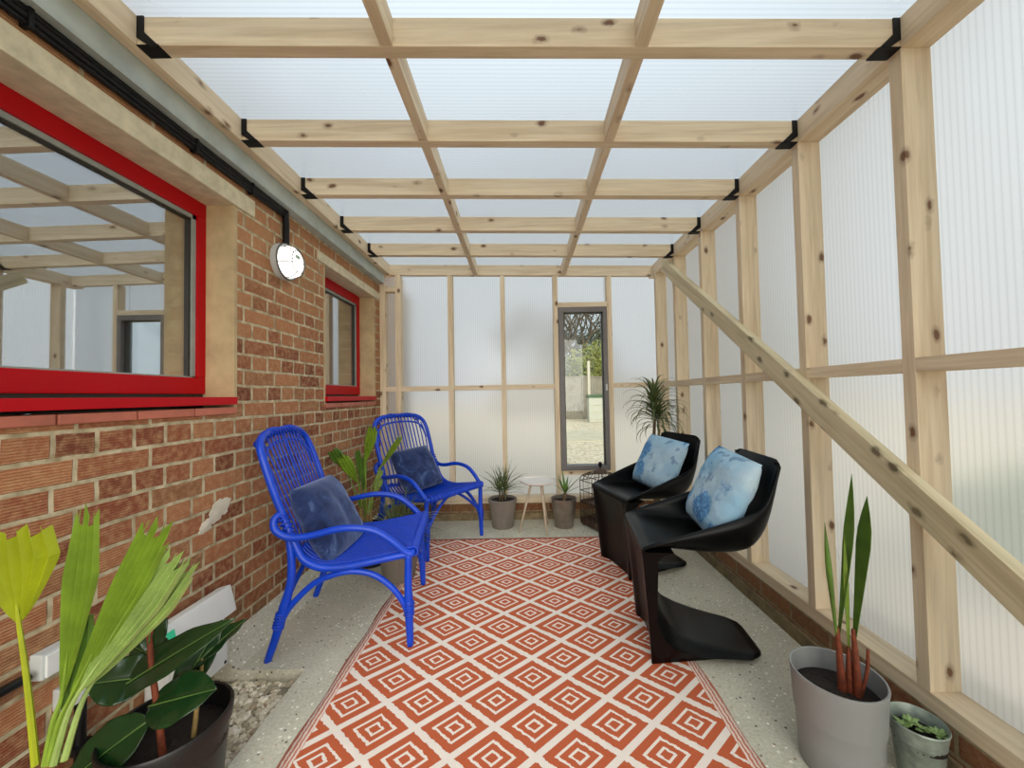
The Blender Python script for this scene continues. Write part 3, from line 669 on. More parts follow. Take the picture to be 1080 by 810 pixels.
# ------------------------------------------------------------------ blue rattan armchairs (x forward, y left)
def make_blue_chair(loc, rz, label, group):
    t = thing('rattan_armchair', loc, rz, label, 'armchair', group)
    S = .285
    def rail(s):      # one long pole: front of seat, dips, climbs as the back post
        return [(.315, s*S, .420), (.24, s*S, .412), (.14, s*S, .398), (.02, s*S, .384), (-.08, s*S, .390), (-.150, s*S*.98, .428), (-.190, s*S*.96, .498), (-.232, s*S*.93, .60), (-.276, s*S*.945, .73), (-.318, s*S*.93, .86), (-.346, s*S*.85, .935)]
    L = rail(1); Rr = rail(-1)
    top = [(-.362, .175, .976), (-.368, .06, .985), (-.368, -.06, .985), (-.362, -.175, .976)]
    tube('frame_pole', L+top+Rr[::-1], .0165, BLUE, t, 12, 7)
    tube('front_rail', [(.315, S, .420), (.322, S*.5, .424), (.322, -S*.5, .424), (.315, -S, .420)], .016, BLUE, t, 10)
    tube('seat_crossbar', [(.02, S, .378), (.02, 0, .372), (.02, -S, .378)], .012, BLUE, t, 8)
    tube('seat_crossbar', [(-.175, S*.96, .455), (-.185, 0, .440), (-.175, -S*.96, .455)], .012, BLUE, t, 8)
    for s in (1, -1):
        tube('arm', [(-.250, s*.268, .635), (-.266, s*.290, .612), (-.256, s*.301, .572), (-.205, s*.302, .538), (-.125, s*.300, .536), (-.005, s*.300, .558), (.08, s*.300, .557), (.16, s*.298, .536), (.228, s*.294, .487), (.285, s*.288, .432), (.318, s*.284, .412)], .0155, BLUE, t, 10)
        tube('leg', [(.300, s*S, .415), (.298, s*S, .30), (.300, s*S, .17), (.305, s*(S+.002), .0045)], [(0, .016), (.45, .0175), (.62, .021), (.75, .0185), (1, .0145)], BLUE, t, 12)
        tube('leg', [(-.235, s*.262, .59), (-.210, s*.272, .50), (-.200, s*.278, .40), (-.206, s*.280, .32), (-.232, s*.280, .22), (-.262, s*.279, .11), (-.300, s*.275, .0)], [(0, .012), (.2, .016), (.55, .018), (.65, .022), (.78, .0185), (1, .0150)], BLUE, t, 12)
        tube('side_arch', [(-.245, s*.280, .165), (-.195, s*.282, .240), (-.10, s*.284, .325), (0, s*.285, .357), (.07, s*.285, .360), (.145, s*.285, .338), (.21, s*.285, .290), (.262, s*.285, .225), (.297, s*.285, .150)], .0135, BLUE, t, 10)
        tube('corner_brace', [(.300, s*.280, .190), (.288, s*.235, .25), (.275, s*.14, .335), (.27, s*.045, .395), (.27, 0, .405)], .0105, BLUE, t, 8)
    tube('back_arch', [(-.255, .275, .15), (-.235, .20, .26), (-.215, .08, .345), (-.21, 0, .355), (-.215, -.08, .345), (-.235, -.20, .26), (-.255, -.275, .15)], .0115, BLUE, t, 8)
    # seat strands run front to back and wrap the front rail
    n = 22; lst = []
    for k in range(n):
        y = -S+.018+(2*S-.036)*k/(n-1); q = 1-(y/S)**2; sag = -.012*q
        lst.append(([(.338, y, .405), (.338, y, .425), (.318, y, .4425+sag*.2), (.24, y, .428+sag*.6), (.13, y, .412+sag), (.02, y, .398+sag), (-.08, y, .402+sag*.8), (-.145, y*.985, .432), (-.178, y*.97, .470)], .0068))
    tubes('seat', lst, BLUE2, t, 5, 3)
    # wrapping on the front rail
    V, Fc = [], []
    for k in range(40):
        y = -S+.012+(2*S-.024)*k/39; add_tube(V, Fc, [(.320+.0215*math.cos(a), y+.002*math.sin(a), .424+.0215*math.sin(a)) for a in [2*PI*j/9 for j in range(9)]], .0042, 5, True)
    link_mesh('rail_wrap', V, Fc, BLUE2, t, True)
    # back spindles fanning from the seat to the top hoop, and the inner hoop
    def hoop(y): return (-.366+.004*abs(y), .981-.9*max(0, abs(y)-.15)**1.35*2.0)
    ys = [-.232, -.194, -.156, -.119, -.084, -.050, -.012, .012, .050, .084, .119, .156, .194, .232]
    for k, y in enumerate(ys):
        xx, zz = hoop(y); yb = y*.92
        tube('spindle', [(-.182, yb, .452), (-.212, yb, .56), (-.262, y*.96, .70), (-.312, y, .84), (xx+.006, y, zz-.004)], .0052, BLUE2, t, 6, 4)
    tube('inner_hoop', [(-.300, .244, .78), (-.326, .232, .85), (-.342, .19, .905), (-.350, .10, .928), (-.352, 0, .932), (-.350, -.10, .928), (-.342, -.19, .905), (-.326, -.232, .85), (-.300, -.244, .78)], .008, BLUE2, t, 8)
    def wrap(path, r, turns, name='cane_binding'):          # one cane wound round a pole
        P = catmull(path, 30); V, Fc = [], []; n = int(turns*9); pts = []
        for k in range(n+1):
            q = k/n*(len(P)-1); i0 = min(int(q), len(P)-2); c = P[i0].lerp(P[i0+1], q-i0); tg = (P[i0+1]-P[i0]).normalized(); a = tg.orthogonal().normalized() if abs(tg.x) > .95 else (Vector((1, 0, 0))-tg*tg.x).normalized(); b = tg.cross(a); th = 2*PI*k/9
            pts.append(c+a*(r*math.cos(th))+b*(r*math.sin(th)))
        add_tube(V, Fc, pts, .0048, 5); link_mesh(name, V, Fc, BLUE2, t, True)
    wrap([(*hoop(y)[:1], y, hoop(y)[1]) for y in (-.22, -.12, 0, .12, .22)], .0185, 17)
    for s in (1, -1):
        wrap([(-.243, s*.268, .625), (-.205, s*.274, .525)], .0215, 6)
        wrap([(.302, s*.286, .205), (.301, s*.286, .145)], .0195, 6)
        wrap([(-.240, s*.280, .205), (-.256, s*.279, .140)], .0205, 6)
    return t
R = math.radians
make_blue_chair((-.8785, 2.007, .0), R(8.9), 'bright blue rattan armchair nearest the camera, by the gravel bed', 'blue rattan armchairs')
make_blue_chair((-.765, 3.072, .0), R(-34.5), 'bright blue rattan armchair in the far left corner of the room', 'blue rattan armchairs')

def place_pillow(name, world, rx, ry, rz, w, h, t, mat, label, cat, group, seed):
    o = pillow(name, w, h, t, mat, None, seed); o.location = world; o.rotation_mode = 'XYZ'
    o.rotation_euler = (rx, ry, rz); return tag(o, label, cat, group)
def orient(o, right, up):      # pillow's local x -> right, z -> up
    r = Vector(right).normalized(); u = Vector(up); u = (u-r*u.dot(r)).normalized(); f = u.cross(r)
    o.rotation_mode = 'QUATERNION'; o.rotation_quaternion = Matrix((r, f, u)).transposed().to_quaternion()
def cushion(world, right, up, w, h, t, mat, label, group, seed):
    o = pillow('cushion', w, h, t, mat, None, seed); o.location = world; orient(o, right, up); return tag(o, label, 'cushion', group)
def rot2(v, a): return Vector((v[0]*math.cos(a)-v[1]*math.sin(a), v[0]*math.sin(a)+v[1]*math.cos(a), v[2]))
def local_to(loc, a, p): q = rot2(p, a); return (loc[0]+q.x, loc[1]+q.y, loc[2]+q.z)
def put_cushion(chair, a, p, right, up, *args): return cushion(local_to(chair, a, p), rot2(right, a), rot2(up, a), *args)
put_cushion((-.8785, 2.007, 0), R(8.9), (-.120, -.035, .545), (.12, 1, -.02), (-.45, .03, .85), .40, .39, .15, NAVY, 'dark navy velvet cushion leaning in the nearest blue armchair', 'navy velvet cushions', 1.3)
put_cushion((-.765, 3.072, 0), R(-34.5), (-.115, -.02, .560), (.0, 1, .05), (-.50, .05, .8), .38, .36, .14, NAVY, 'dark navy velvet cushion leaning in the far blue armchair', 'navy velvet cushions', 5.1)

# ------------------------------------------------------------------ black chairs (x forward, origin under the front edge)
def make_black_chair(loc, rz, label):
    t = thing('moulded_armchair', loc, rz, label, 'armchair', 'black moulded plastic armchairs')
    # seat shell
    P = [(.004, .470), (.002, .492), (-.020, .502), (-.08, .500), (-.17, .490), (-.27, .482), (-.36, .484), (-.425, .500), (-.470, .545), (-.500, .610), (-.520, .680), (-.538, .760), (-.553, .835), (-.556, .852)]
    E = [(.004, .470), (.002, .492), (-.020, .506), (-.08, .527), (-.17, .556), (-.27, .590), (-.36, .620), (-.425, .643), (-.462, .662), (-.486, .688), (-.508, .728), (-.530, .780), (-.550, .828), (-.555, .840)]
    Wd = [.232, .232, .232, .234, .237, .240, .240, .236, .229, .221, .213, .205, .196, .176]
    nu = 5
    def dense(A): return [tuple(p) for p in catmull([(a[0], 0, a[1]) for a in A], nu)]
    DP, DE = dense(P), dense(E); DW = [p[2] for p in catmull([(0, 0, w) for w in Wd], nu)]
    n = len(DP); m = 28; V, Fc = [], []
    for i in range(n):
        p, e, w = DP[i], DE[i], DW[i]
        for j in range(m+1):
            v = -1+2*j/m; av = abs(v)
            if av < .62: k, y = 0, av/.62*.74*w
            else:
                q = (av-.62)/.38; ang = q*PI/2
                k = 1-math.cos(ang)**1.0; y = w*(.74+.26*math.sin(ang))
                k = (1-math.cos(ang))*.55+q*q*.45
            V.append((p[0]+(e[0]-p[0])*k, y*(1 if v > 0 else -1), p[2]+(e[2]-p[2])*k))
    for i in range(n-1):
        for j in range(m): a = i*(m+1)+j; Fc.append((a, a+1, a+m+2, a+m+1))
    sh = link_mesh('seat_shell', V, Fc, BLACKCH, t, True); so = sh.modifiers.new('t', 'SOLIDIFY'); so.thickness = .013; so.offset = -1
    # pedestal: front panel sweeping into the long foot, one closed solid with soft shoulders
    front = [(.003, .478), (-.004, .40), (-.012, .30), (-.020, .20), (-.027, .10), (-.032, .03), (-.033, .0)]
    back = [(-.125, .478), (-.088, .466), (-.062, .440), (-.054, .39), (-.058, .33), (-.068, .27), (-.086, .205), (-.116, .150), (-.16, .108), (-.22, .080), (-.30, .058), (-.38, .042), (-.455, .030), (-.495, .024), (-.512, .012), (-.515, .0)]
    mm = 24; V, Fc = [], []
    prof = front+back[::-1]; nf = len(front); k0 = len(prof)
    def halfw(x, z, isback):
        w = .232-.04*(1-min(1, z/.47))             # narrower at the floor
        if x < -.20: w *= 1-.16*min(1, (-x-.20)/.22)
        if x < -.42: w *= math.sqrt(max(.05, 1-.62*((-x-.42)/.095)**2))
        return w
    for j in range(mm+1):
        v = -1+2*j/mm; av = abs(v); sh_ = max(0, (av-.80)/.20)
        for q, (x, z) in enumerate(prof):
            isb = q >= nf; w = halfw(x, z, isb)
            zz, xx = z, x
            if isb and z < .40: zz = z*(1-.45*sh_**2) ; xx = x+(-.0-x)*0.02*sh_**2
            if not isb: xx = x-.030*max(0, 1-((av)/.86)**6)*min(1, max(0, (.47-z)/.08))      # recessed face between two edge ribs
            V.append((xx, w*v, max(0, zz)))
    for j in range(mm):
        for q in range(k0):
            q2 = (q+1) % k0; Fc.append((j*k0+q, (j+1)*k0+q, (j+1)*k0+q2, j*k0+q2))
    Fc.append(tuple(range(k0))); Fc.append(tuple(mm*k0+q for q in range(k0))[::-1])
    pd = link_mesh('pedestal', V, Fc, BLACKCH, t, True)
    bm = bmesh.new(); bm.from_mesh(pd.data); bmesh.ops.recalc_face_normals(bm, faces=bm.faces); bm.to_mesh(pd.data); bm.free()
    pd.data.set_sharp_from_angle(angle=R(38))
    return t
C1, A1_ = (.513, 1.818, .0045), R(173.4)
C2, A2_ = (.552, 2.511, .0045), R(195)
make_black_chair(C1, A1_, 'glossy black moulded armchair with slab foot nearest the camera')
make_black_chair(C2, A2_, 'glossy black moulded armchair behind the other, by the dracaena')
put_cushion(C1, A1_, (-.385, .03, .680), (.06, -1, .08), (-.40, .04, .85), .38, .38, .13, FLORAL, 'pale blue floral cushion in the nearest black armchair', 'pale blue floral cushions', 2.2)
put_cushion(C2, A2_, (-.375, .015, .662), (0, -1, .06), (-.42, .0, .85), .41, .36, .12, FLORAL, 'pale blue floral cushion in the far black armchair', 'pale blue floral cushions', 7.7)

# ------------------------------------------------------------------ pots and plants
def pot(parent, prof, mat, soil_z, soil_r, name='pot', seg=44, **kw):
    p = lathe(name, prof, mat, parent, seg, **kw)
    V, Fc = [(0, 0, soil_z+.008)], []; n = 26
    for r in (.33, .66, 1):
        for k in range(n): a = 2*PI*k/n; V.append((soil_r*r*math.cos(a), soil_r*r*math.sin(a), soil_z+(.006*noise.noise(Vector((k*.9, r*7, soil_r*40))) if r < 1 else 0)))
    for k in range(n): Fc.append((0, 1+k, 1+(k+1) % n))
    for q in range(2):
        for k in range(n): Fc.append((1+q*n+k, 1+(q+1)*n+k, 1+(q+1)*n+(k+1) % n, 1+q*n+(k+1) % n))
    s = link_mesh('soil', V, Fc, SOIL, parent, True); s.modifiers.new('t', 'SOLIDIFY').thickness = .02
    return p
def shell_prof(rb, rt, h, t, soil, lip=0):
    """outer wall up, over the rim, down inside to below the soil."""
    rin = lambda z: rb+(rt-rb)*z/h-t
    pr = [(rb*.93, 0), (rb, .006), (rt, h-max(lip, .012))]
    if lip: pr += [(rt+.006, h-lip), (rt+.008, h-.004)]
    pr += [(rt+(.006 if lip else 0), h), (rt-t, h), (rin(soil-.02), soil-.025)]
    return pr
def spiky(rnd, n, c, length, width, elev, droop, **kw):
    out = []
    for k in range(n):
        az = k*2.39996+rnd.uniform(-.2, .2); q = (k+.5)/n
        out.append(dict(base=(c[0]+rnd.uniform(-.008, .008), c[1]+rnd.uniform(-.008, .008), c[2]+.03*(q-.5)*kw.get('rise', 1)), az=az, length=length*rnd.uniform(.75, 1.1), width=width, elev=elev[0]+(elev[1]-elev[0])*q+rnd.uniform(-.1, .1), droop=droop[0]+(droop[1]-droop[0])*q+rnd.uniform(-.15, .15)))
    return out

# big grey pot with palm seedling
t = thing('potted_palm', (.945, 1.185, 0), 0, 'palm seedling with upright green blades in the large grey pot by the right wall', 'potted plant')
pot(t, [(.097, 0), (.102, .006), (.106, .10), (.108, .142), (.111, .150), (.112, .16), (.118, .262), (.1200, .274), (.119, .278), (.114, .277), (.110, .20), (.107, .17)], POTG, .215, .111)
for (x, y, h, lean) in ((.020, .004, .21, (-.010, 0)), (.052, -.012, .21, (-.002, .005)), (.040, .004, .15, (.004, 0))):
    tube('stem', [(x, y, .20), (x+lean[0]*.5, y, .20+h*.5), (x+lean[0], y+lean[1], .20+h)], [(0, .013), (.5, .009), (1, .005)], STEMR, t, 8)
tube('stem', [(.058, -.012, .21), (.082, -.012, .28), (.090, -.010, .35)], [(0, .006), (.6, .005), (1, .004)], STEMR, t, 8)
leaves('leaf', [dict(base=(.010, .004, .36), az=PI*.98, length=.37, width=.026, elev=1.50, droop=-.02, fold=.9, wmax=.6, start=.25)], LEAF_MID, t)
leaves('leaf', [dict(base=(.014, .004, .38), az=.15, length=.50, width=.036, elev=1.40, droop=-.10, fold=.8, wmax=.6, start=.2)], LEAF_MID, t)
leaves('leaf', [dict(base=(.050, -.007, .36), az=.0, length=.455, width=.054, elev=1.43, droop=-.03, fold=.7, wmax=.7, start=.2)], LEAF_MID, t)
leaves('leaf', [dict(base=(.044, .004, .33), az=1.0, length=.37, width=.014, elev=1.56, droop=0, fold=.9, wmax=.5)], LEAF_LIME, t)

# small zinc pot
t = thing('potted_succulent', (1.135, 1.135, 0), 0, 'small weathered zinc pot with low green succulent beside the large grey pot', 'potted plant')
pot(t, [(.044, 0), (.047, .004), (.0585, .125), (.0605, .127), (.0605, .133), (.0655, .166), (.0675, .170), (.0655, .174), (.0625, .170), (.058, .13)], ZINC, .135, .058)
rnd = random.Random(8); sp = []
for (cx, cy) in ((-.022, .012), (.012, -.006), (.038, -.022), (.0, .024)):
    for k in range(7): sp.append(dict(base=(cx, cy, .144), az=k*.9+cx*30, length=rnd.uniform(.020, .034), width=.014, elev=rnd.uniform(.3, .9), droop=.7, seg=5, wmax=.55, fold=.3))
leaves('rosette', sp, simple('succulent_green', lin(142, 168, 104), .5, var=.3, scale=60), t, .002)

# back wall: ribbed taupe pot with spiky dracaena
def ribbed(parent, rb, rt, h, soil, mat=POTTAUPE):
    return pot(parent, [(rb*.95, 0), (rb, .005), (rt, h-.035), (rt+.004, h-.034), (rt+.008, h-.004), (rt+.005, h), (rt-.004, h), (rt-.008, soil-.03)], mat, soil, rt-.006, seg=96, ribs=48, ribd=.03)
t = thing('potted_dracaena', (-.188, 3.345, 0), 0, 'spiky grassy plant in ribbed taupe pot left of the white side table', 'potted plant')
ribbed(t, .092, .118, .245, .225)
rnd = random.Random(3)
for (x, y, h) in ((-.025, .0, .09), (.02, .01, .10), (.0, -.02, .08)): tube('stem', [(x, y, .22), (x, y, .22+h)], .008, BARKM, t, 8, 2)
leaves('foliage', spiky(rnd, 26, (-.025, 0, .31), .23, .011, (.25, 1.45), (1.1, .1))+spiky(rnd, 26, (.02, .01, .32), .25, .011, (.2, 1.5), (1.2, .1))+spiky(rnd, 16, (0, -.02, .30), .24, .010, (.1, 1.2), (1.3, .4)), LEAF_STRIPE, t)

# side table
t = thing('side_table', (.120, 3.245, 0), 0, 'small round white tray table with three splayed legs by the back wall', 'side table')
lathe('table_top', [(.02, .400), (.138, .400), (.150, .408), (.1515, .424), (.1485, .424), (.145, .4115), (.02, .409)], TABLEW, t, 56)
for (a, r) in ((R(200), .175), (R(-66), .150), (R(60), .17)):
    c, s = math.cos(a), math.sin(a)
    if True: tube('leg', [(c*.060, s*.060, .400), (c*r, s*r, 0)], [(0, .011), (1, .007)], BEECH, t, 10, 2)
lathe('leg_mount', [(.075, .392), (.078, .394), (.078, .3995), (.075, .4)], BEECH, t, 32)

# pewter pot with little yucca
t = thing('potted_yucca', (.345, 3.325, 0), 0, 'little yucca on a stub trunk in a metallic pewter pot under the window', 'potted plant')
pot(t, [(.076, 0), (.080, .004), (.110, .235), (.1125, .240), (.112, .246), (.106, .245), (.100, .20)], POTMETAL, .215, .104)
tube('stem', [(0, 0, .21), (.012, 0, .28)], .018, BARKM, t, 10, 3)
rnd = random.Random(5)
leaves('foliage', [dict(base=(.012, 0, .28), az=a, length=l, width=.024, elev=e, droop=d, wmax=.35) for a, l, e, d in ((PI*.9, .19, 1.25, .25), (PI*1.3, .17, 1.0, .3), (.1, .20, .85, .3), (-.4, .17, .55, .2), (PI*.6, .21, 1.35, .1), (1.2, .18, .9, .3), (PI, .13, .8, .5), (-1.4, .15, .8, .5), (-.2, .15, 1.2, .3), (2.2, .16, 1.0, .4))], LEAF_MID, t, .0015)

# wire lantern
def lantern():
    t = thing('wire_lantern', (.665, 3.315, 0), R(28), 'tall bronzed wire lantern with domed top between pewter pot and far black chair', 'lantern')
    h = .125
    boxes('tray', [(-h, h, -h, h, .018, .030), (-h, h, -h, -h+.006, .03, .065), (-h, h, h-.006, h, .03, .065), (-h, -h+.006, -h, h, .03, .065), (h-.006, h, -h, h, .03, .065)], LANTERND, t, .001)
    for sx in (-1, 1):
        for sy in (-1, 1): boxes('foot', [(sx*(h-.02)-.009, sx*(h-.02)+.009, sy*(h-.02)-.009, sy*(h-.02)+.009, 0, .019)], LANTERND, t, .002)
    boxes('tray', [(-h, h, -h, -h+.006, .19, .215), (-h, h, h-.006, h, .19, .215), (-h, -h+.006, -h, h, .19, .215), (h-.006, h, -h, h, .19, .215), (-h+.004, h-.004, -h+.004, h-.004, .19, .194)], LANTERND, t, .001)
    lst = []
    for k in range(7):
        q = -h+2*h*k/6
        for s in (-1, 1):
            for p, tp_ in (((q, s*h), (q*.45, s*h*.45)), ((s*h, q), (s*h*.45, q*.45))):
                lst.append(([(p[0], p[1], .03), (p[0], p[1], .30), (p[0], p[1], .385), (p[0]*.90, p[1]*.90, .425), (tp_[0], tp_[1], .462)], .0022 if 0 < k < 6 else .0042))
    tubes('wire_cage', lst, LANTERNM, t, 5, 4)
    sq = lambda s, z: [(-s, -s, z), (s, -s, z), (s, s, z), (-s, s, z)]
    V, Fc = [], []
    for s, z in ((h, .385), (h, .30), (h, .12), (h*.9, .425)):
        q = sq(s, z)
        for i in range(4): add_tube(V, Fc, [q[i], q[(i+1) % 4]], .0036, 6)
    link_mesh('wire_band', V, Fc, LANTERNM, t, True)
    lathe('lid', [(.058, .458), (.062, .462), (.055, .474), (.024, .488), (.012, .494)], LANTERND, t, 28)
    lathe('finial', [(.006, .492), (.008, .505), (.018, .522), (.019, .535), (.009, .548), (.004, .552)], BLACKP, t, 18)
lantern()

# tall dracaena behind the far black chair
t = thing('potted_dragon_tree', (1.035, 3.02, 0), 0, 'tall dragon tree with drooping leaves in the far right corner', 'potted plant')
ribbed(t, .085, .108, .23, .21, POTG)
tube('stem', [(0, 0, .20), (.005, .0, .45), (0, 0, .70), (.012, 0, .93)], [(0, .016), (1, .012)], BARKM, t, 10)
tube('stem', [(.03, .02, .20), (.04, .02, .45), (.036, .02, .70), (.05, .01, .85)], [(0, .014), (1, .010)], BARKM, t, 10)
rnd = random.Random(12)
leaves('foliage', spiky(rnd, 64, (.012, 0, 1.0), .30, .021, (.35, 1.45), (2.9, 1.9), rise=5)+spiky(rnd, 46, (.045, .01, .93), .27, .019, (-.1, 1.1), (2.4, 2.2), rise=4)+[dict(base=(.0, 0, 1.02), az=a, length=l, width=.013, elev=e, droop=.2) for a, l, e in ((2.8, .26, 1.35), (.4, .22, 1.1), (1.6, .24, 1.3), (3.3, .20, 1.25), (-.4, .20, 1.0))], LEAF_DARK, t)

# plants between the blue chairs
t = thing('potted_palm', (-1.06, 2.66, 0), 0, 'young fan palm with cut yellow-green fronds standing between the blue armchairs', 'potted plant')
pot(t, shell_prof(.095, .120, .26, .005, .235, .03), POTBLK, .235, .112)
def frond(p0, p1, p2, width, mat, parent, n=5, face=(.35, -1, .25), top=.85, stem_r=.005, sag=.0, splits=True):
    """A pleated palm blade on a stalk: p0 foot, p1 where the blade opens, p2 its clipped end."""
    p0, p1, p2 = Vector(p0), Vector(p1), Vector(p2); d = (p2-p1); L = d.length; dn = d.normalized(); f = Vector(face); f = (f-dn*f.dot(dn)).normalized(); side = dn.cross(f)
    V, Fc = [], []; mid = (p0+p1)/2+Vector((0, 0, .02))-side*0; add_tube(V, Fc, catmull([p0, mid, p1, p1+dn*L*.25], 5), [(0, stem_r*1.5), (.7, stem_r*.8), (1, stem_r*.3)], 7)
    b0 = len(V); seg = 14
    for i in range(seg+1):
        t_ = i/seg; w = width*(.08+.92*min(1, t_/.62)**.8)*(1 if t_ < .62 else 1-(1-top)*((t_-.62)/.38))
        for k in range(2*n+1):
            q = -1+k/n; zig = (.5 if k % 2 else -.5)*w/n*.8
            ln = (.035*math.sin(k*2.7)+.02*math.cos(k*1.3)-.05*q*q)*L*t_**3
            V.append(p1+dn*(L*t_+ln)+side*(q*w/2)+f*(zig-.12*w*q*q)+Vector((0, 0, -sag*t_*t_)))
    m = 2*n+1
    for i in range(seg):
        for k in range(2*n):
            if splits and i >= 12+(k % 2) and k % 4 == 3: continue      # split tips
            a = b0+i*m+k; Fc.append((a, a+1, a+m+1, a+m))
    o = link_mesh('frond', V, Fc, mat, parent, False); o.modifiers.new('t', 'SOLIDIFY').thickness = .0010; return o
PB = Vector((-1.06, 2.66, 0))
for (a, b, c, w, mt) in (((-1.112, 2.6, .40), (-1.215, 2.6, .66), (-1.268, 2.54, .80), .085, LEAF_MID), ((-1.10, 2.6, .40), (-1.12, 2.58, .57), (-1.22, 2.56, .755), .085, LEAF_LIME), ((-1.07, 2.6, .36), (-1.078, 2.6, .70), (-1.012, 2.58, .945), .075, LEAF_LIME),
                         ((-1.04, 2.6, .38), (-.99, 2.6, .64), (-.825, 2.58, .875), .040, LEAF_LIME), ((-1.12, 2.62, .36), (-1.124, 2.62, .58), (-1.136, 2.62, .785), .040, LEAF_MID), ((-1.06, 2.6, .36), (-1.034, 2.6, .53), (-.956, 2.59, .65), .036, LEAF_PALE),
                         ((-1.05, 2.58, .36), (-1.01, 2.57, .49), (-.955, 2.55, .60), .050, LEAF_PALE), ((-1.09, 2.62, .33), (-1.10, 2.62, .50), (-1.09, 2.60, .74), .05, LEAF_MID)):
    frond(Vector(a)-PB, Vector(b)-PB, Vector(c)-PB, w, mt, t, n=4, stem_r=.004)
for (x, y) in ((-.06, -.05), (-.02, -.04), (.015, -.055), (-.04, -.02)): tube('stem', [(x*.7, y*.7, .22), (x, y, .42)], [(0, .014), (1, .007)], STEMR if y >= 0 else STEMT, t, 8, 3)

t = thing('potted_grass_plant', (-.800, 2.44, 0), 0, 'grassy spider-like plant in ribbed taupe pot behind the nearest blue armchair', 'potted plant')
ribbed(t, .098, .125, .255, .235)
rnd = random.Random(21)
leaves('foliage', spiky(rnd, 40, (-.02, 0, .27), .30, .010, (.35, 1.5), (1.1, .1))+spiky(rnd, 34, (.03, -.01, .27), .31, .010, (.1, 1.45), (1.3, .1)), LEAF_STRIPE, t)
leaves('foliage', [dict(base=(.03, 0, .27), az=a, length=.30, width=.008, elev=.8, droop=1.6) for a in (-.2, .4, -.9, .1)], simple('dried_leaf', lin(168, 150, 96), .7), t)

# rubber plant in the black pot
t = thing('potted_rubber_plant', (-1.0, 1.085, -.055), 0, 'rubber plant with large glossy dark leaves in a black pot on the gravel', 'potted plant')
pot(t, [(.108, 0), (.112, .006), (.134, .265), (.141, .270), (.145, .305), (.142, .311), (.136, .309), (.131, .22)], POTBLK, .245, .132, seg=56)
def broad(parent, base, d, L, W, up=(0, 0, 1), bend=.25, cup=.25, mat=RUBBER):
    """A broad pointed leaf with midrib; d is the direction of its tip."""
    d = Vector(d).normalized(); u = Vector(up); u = (u-d*u.dot(d)).normalized(); s = d.cross(u); V, Fc = [], []; n, m = 16, 8; p = Vector(base); b = Vector(base)
    for i in range(n+1):
        t_ = i/n; w = W/2*(math.sin(PI*min(1, t_*1.02)**.85)**.75 if 0 < t_ < 1 else .02)
        c = b+d*L*t_-u*bend*L*t_*t_
        for k in range(-m, m+1):
            q = k/m; V.append(c+s*(q*w)+u*(cup*w*abs(q)-.002*(1 if k == 0 else 0)+.003*math.sin(i*1.3)*q*q))
    r = 2*m+1
    for i in range(n):
        for k in range(2*m): a = i*r+k; Fc.append((a, a+1, a+r+1, a+r))
    o = link_mesh('leaf', V, Fc, mat, parent, True); o.modifiers.new('t', 'SOLIDIFY').thickness = .0016
    rib = [b+d*L*t_-u*(bend*L*t_*t_+.0015) for t_ in [k/10 for k in range(11)]]
    V, Fc = [], []; add_tube(V, Fc, [q+u*.003 for q in rib], [(0, .0028), (1, .0006)], 6); link_mesh('midrib', V, Fc, RUBBERV, o, True)
    return o
O = Vector((-1.0, 1.085, -.055))
tube('stem', [(.015, -.035, .24), (.0, -.035, .36), (-.018, -.035, .48), (-.024, -.035, .56)], [(0, .009), (1, .0055)], STEMR, t, 10)
tube('stem', [(.05, .02, .24), (.055, .03, .36), (.05, .05, .44)], [(0, .007), (1, .004)], STEMT, t, 8)
def leaf_between(p, q, W, up, bend=.1, cup=.2, mat=RUBBER):
    p, q = Vector(p)-O, Vector(q)-O; u = Vector(up).normalized(); d = q-p; return broad(t, p, d+u*(bend*d.length), d.length, W, up, bend, cup, mat)
leaf_between((-1.125, 1.03, .355), (-.815, 1.08, .530), .100, (-.15, -.75, .75), .06, .12)
leaf_between((-1.015, 1.04, .325), (-.825, 1.03, .375), .125, (.1, -.70, .9), .04, .12)
leaf_between((-1.00, 1.03, .300), (-1.165, .97, .185), .125, (.25, -.9, .9), .12, .12)
leaf_between((-1.065, 1.10, .43), (-1.075, 1.11, .575), .075, (.35, -1, .1), .0, .15)
leaf_between((-1.02, 1.06, .39), (-1.16, 1.02, .40), .115, (.1, -.75, .8), .10, .15)
leaf_between((-.98, 1.13, .36), (-.87, 1.20, .46), .085, (-.2, -.5, 1), .1, .25)
leaf_between((-1.0, 1.10, .30), (-.93, 1.18, .47), .08, (.4, -.8, .2), .0, .2)
leaf_between((-1.03, 1.10, .40), (-1.16, 1.14, .42), .09, (.3, -.6, .8), .1, .25)
leaf_between((-1.022, 1.045, .49), (-1.005, 1.035, .56), .012, (1, -.5, 0), 0, .1, simple('red_leaf_sheath', lin(150, 50, 40), .4))

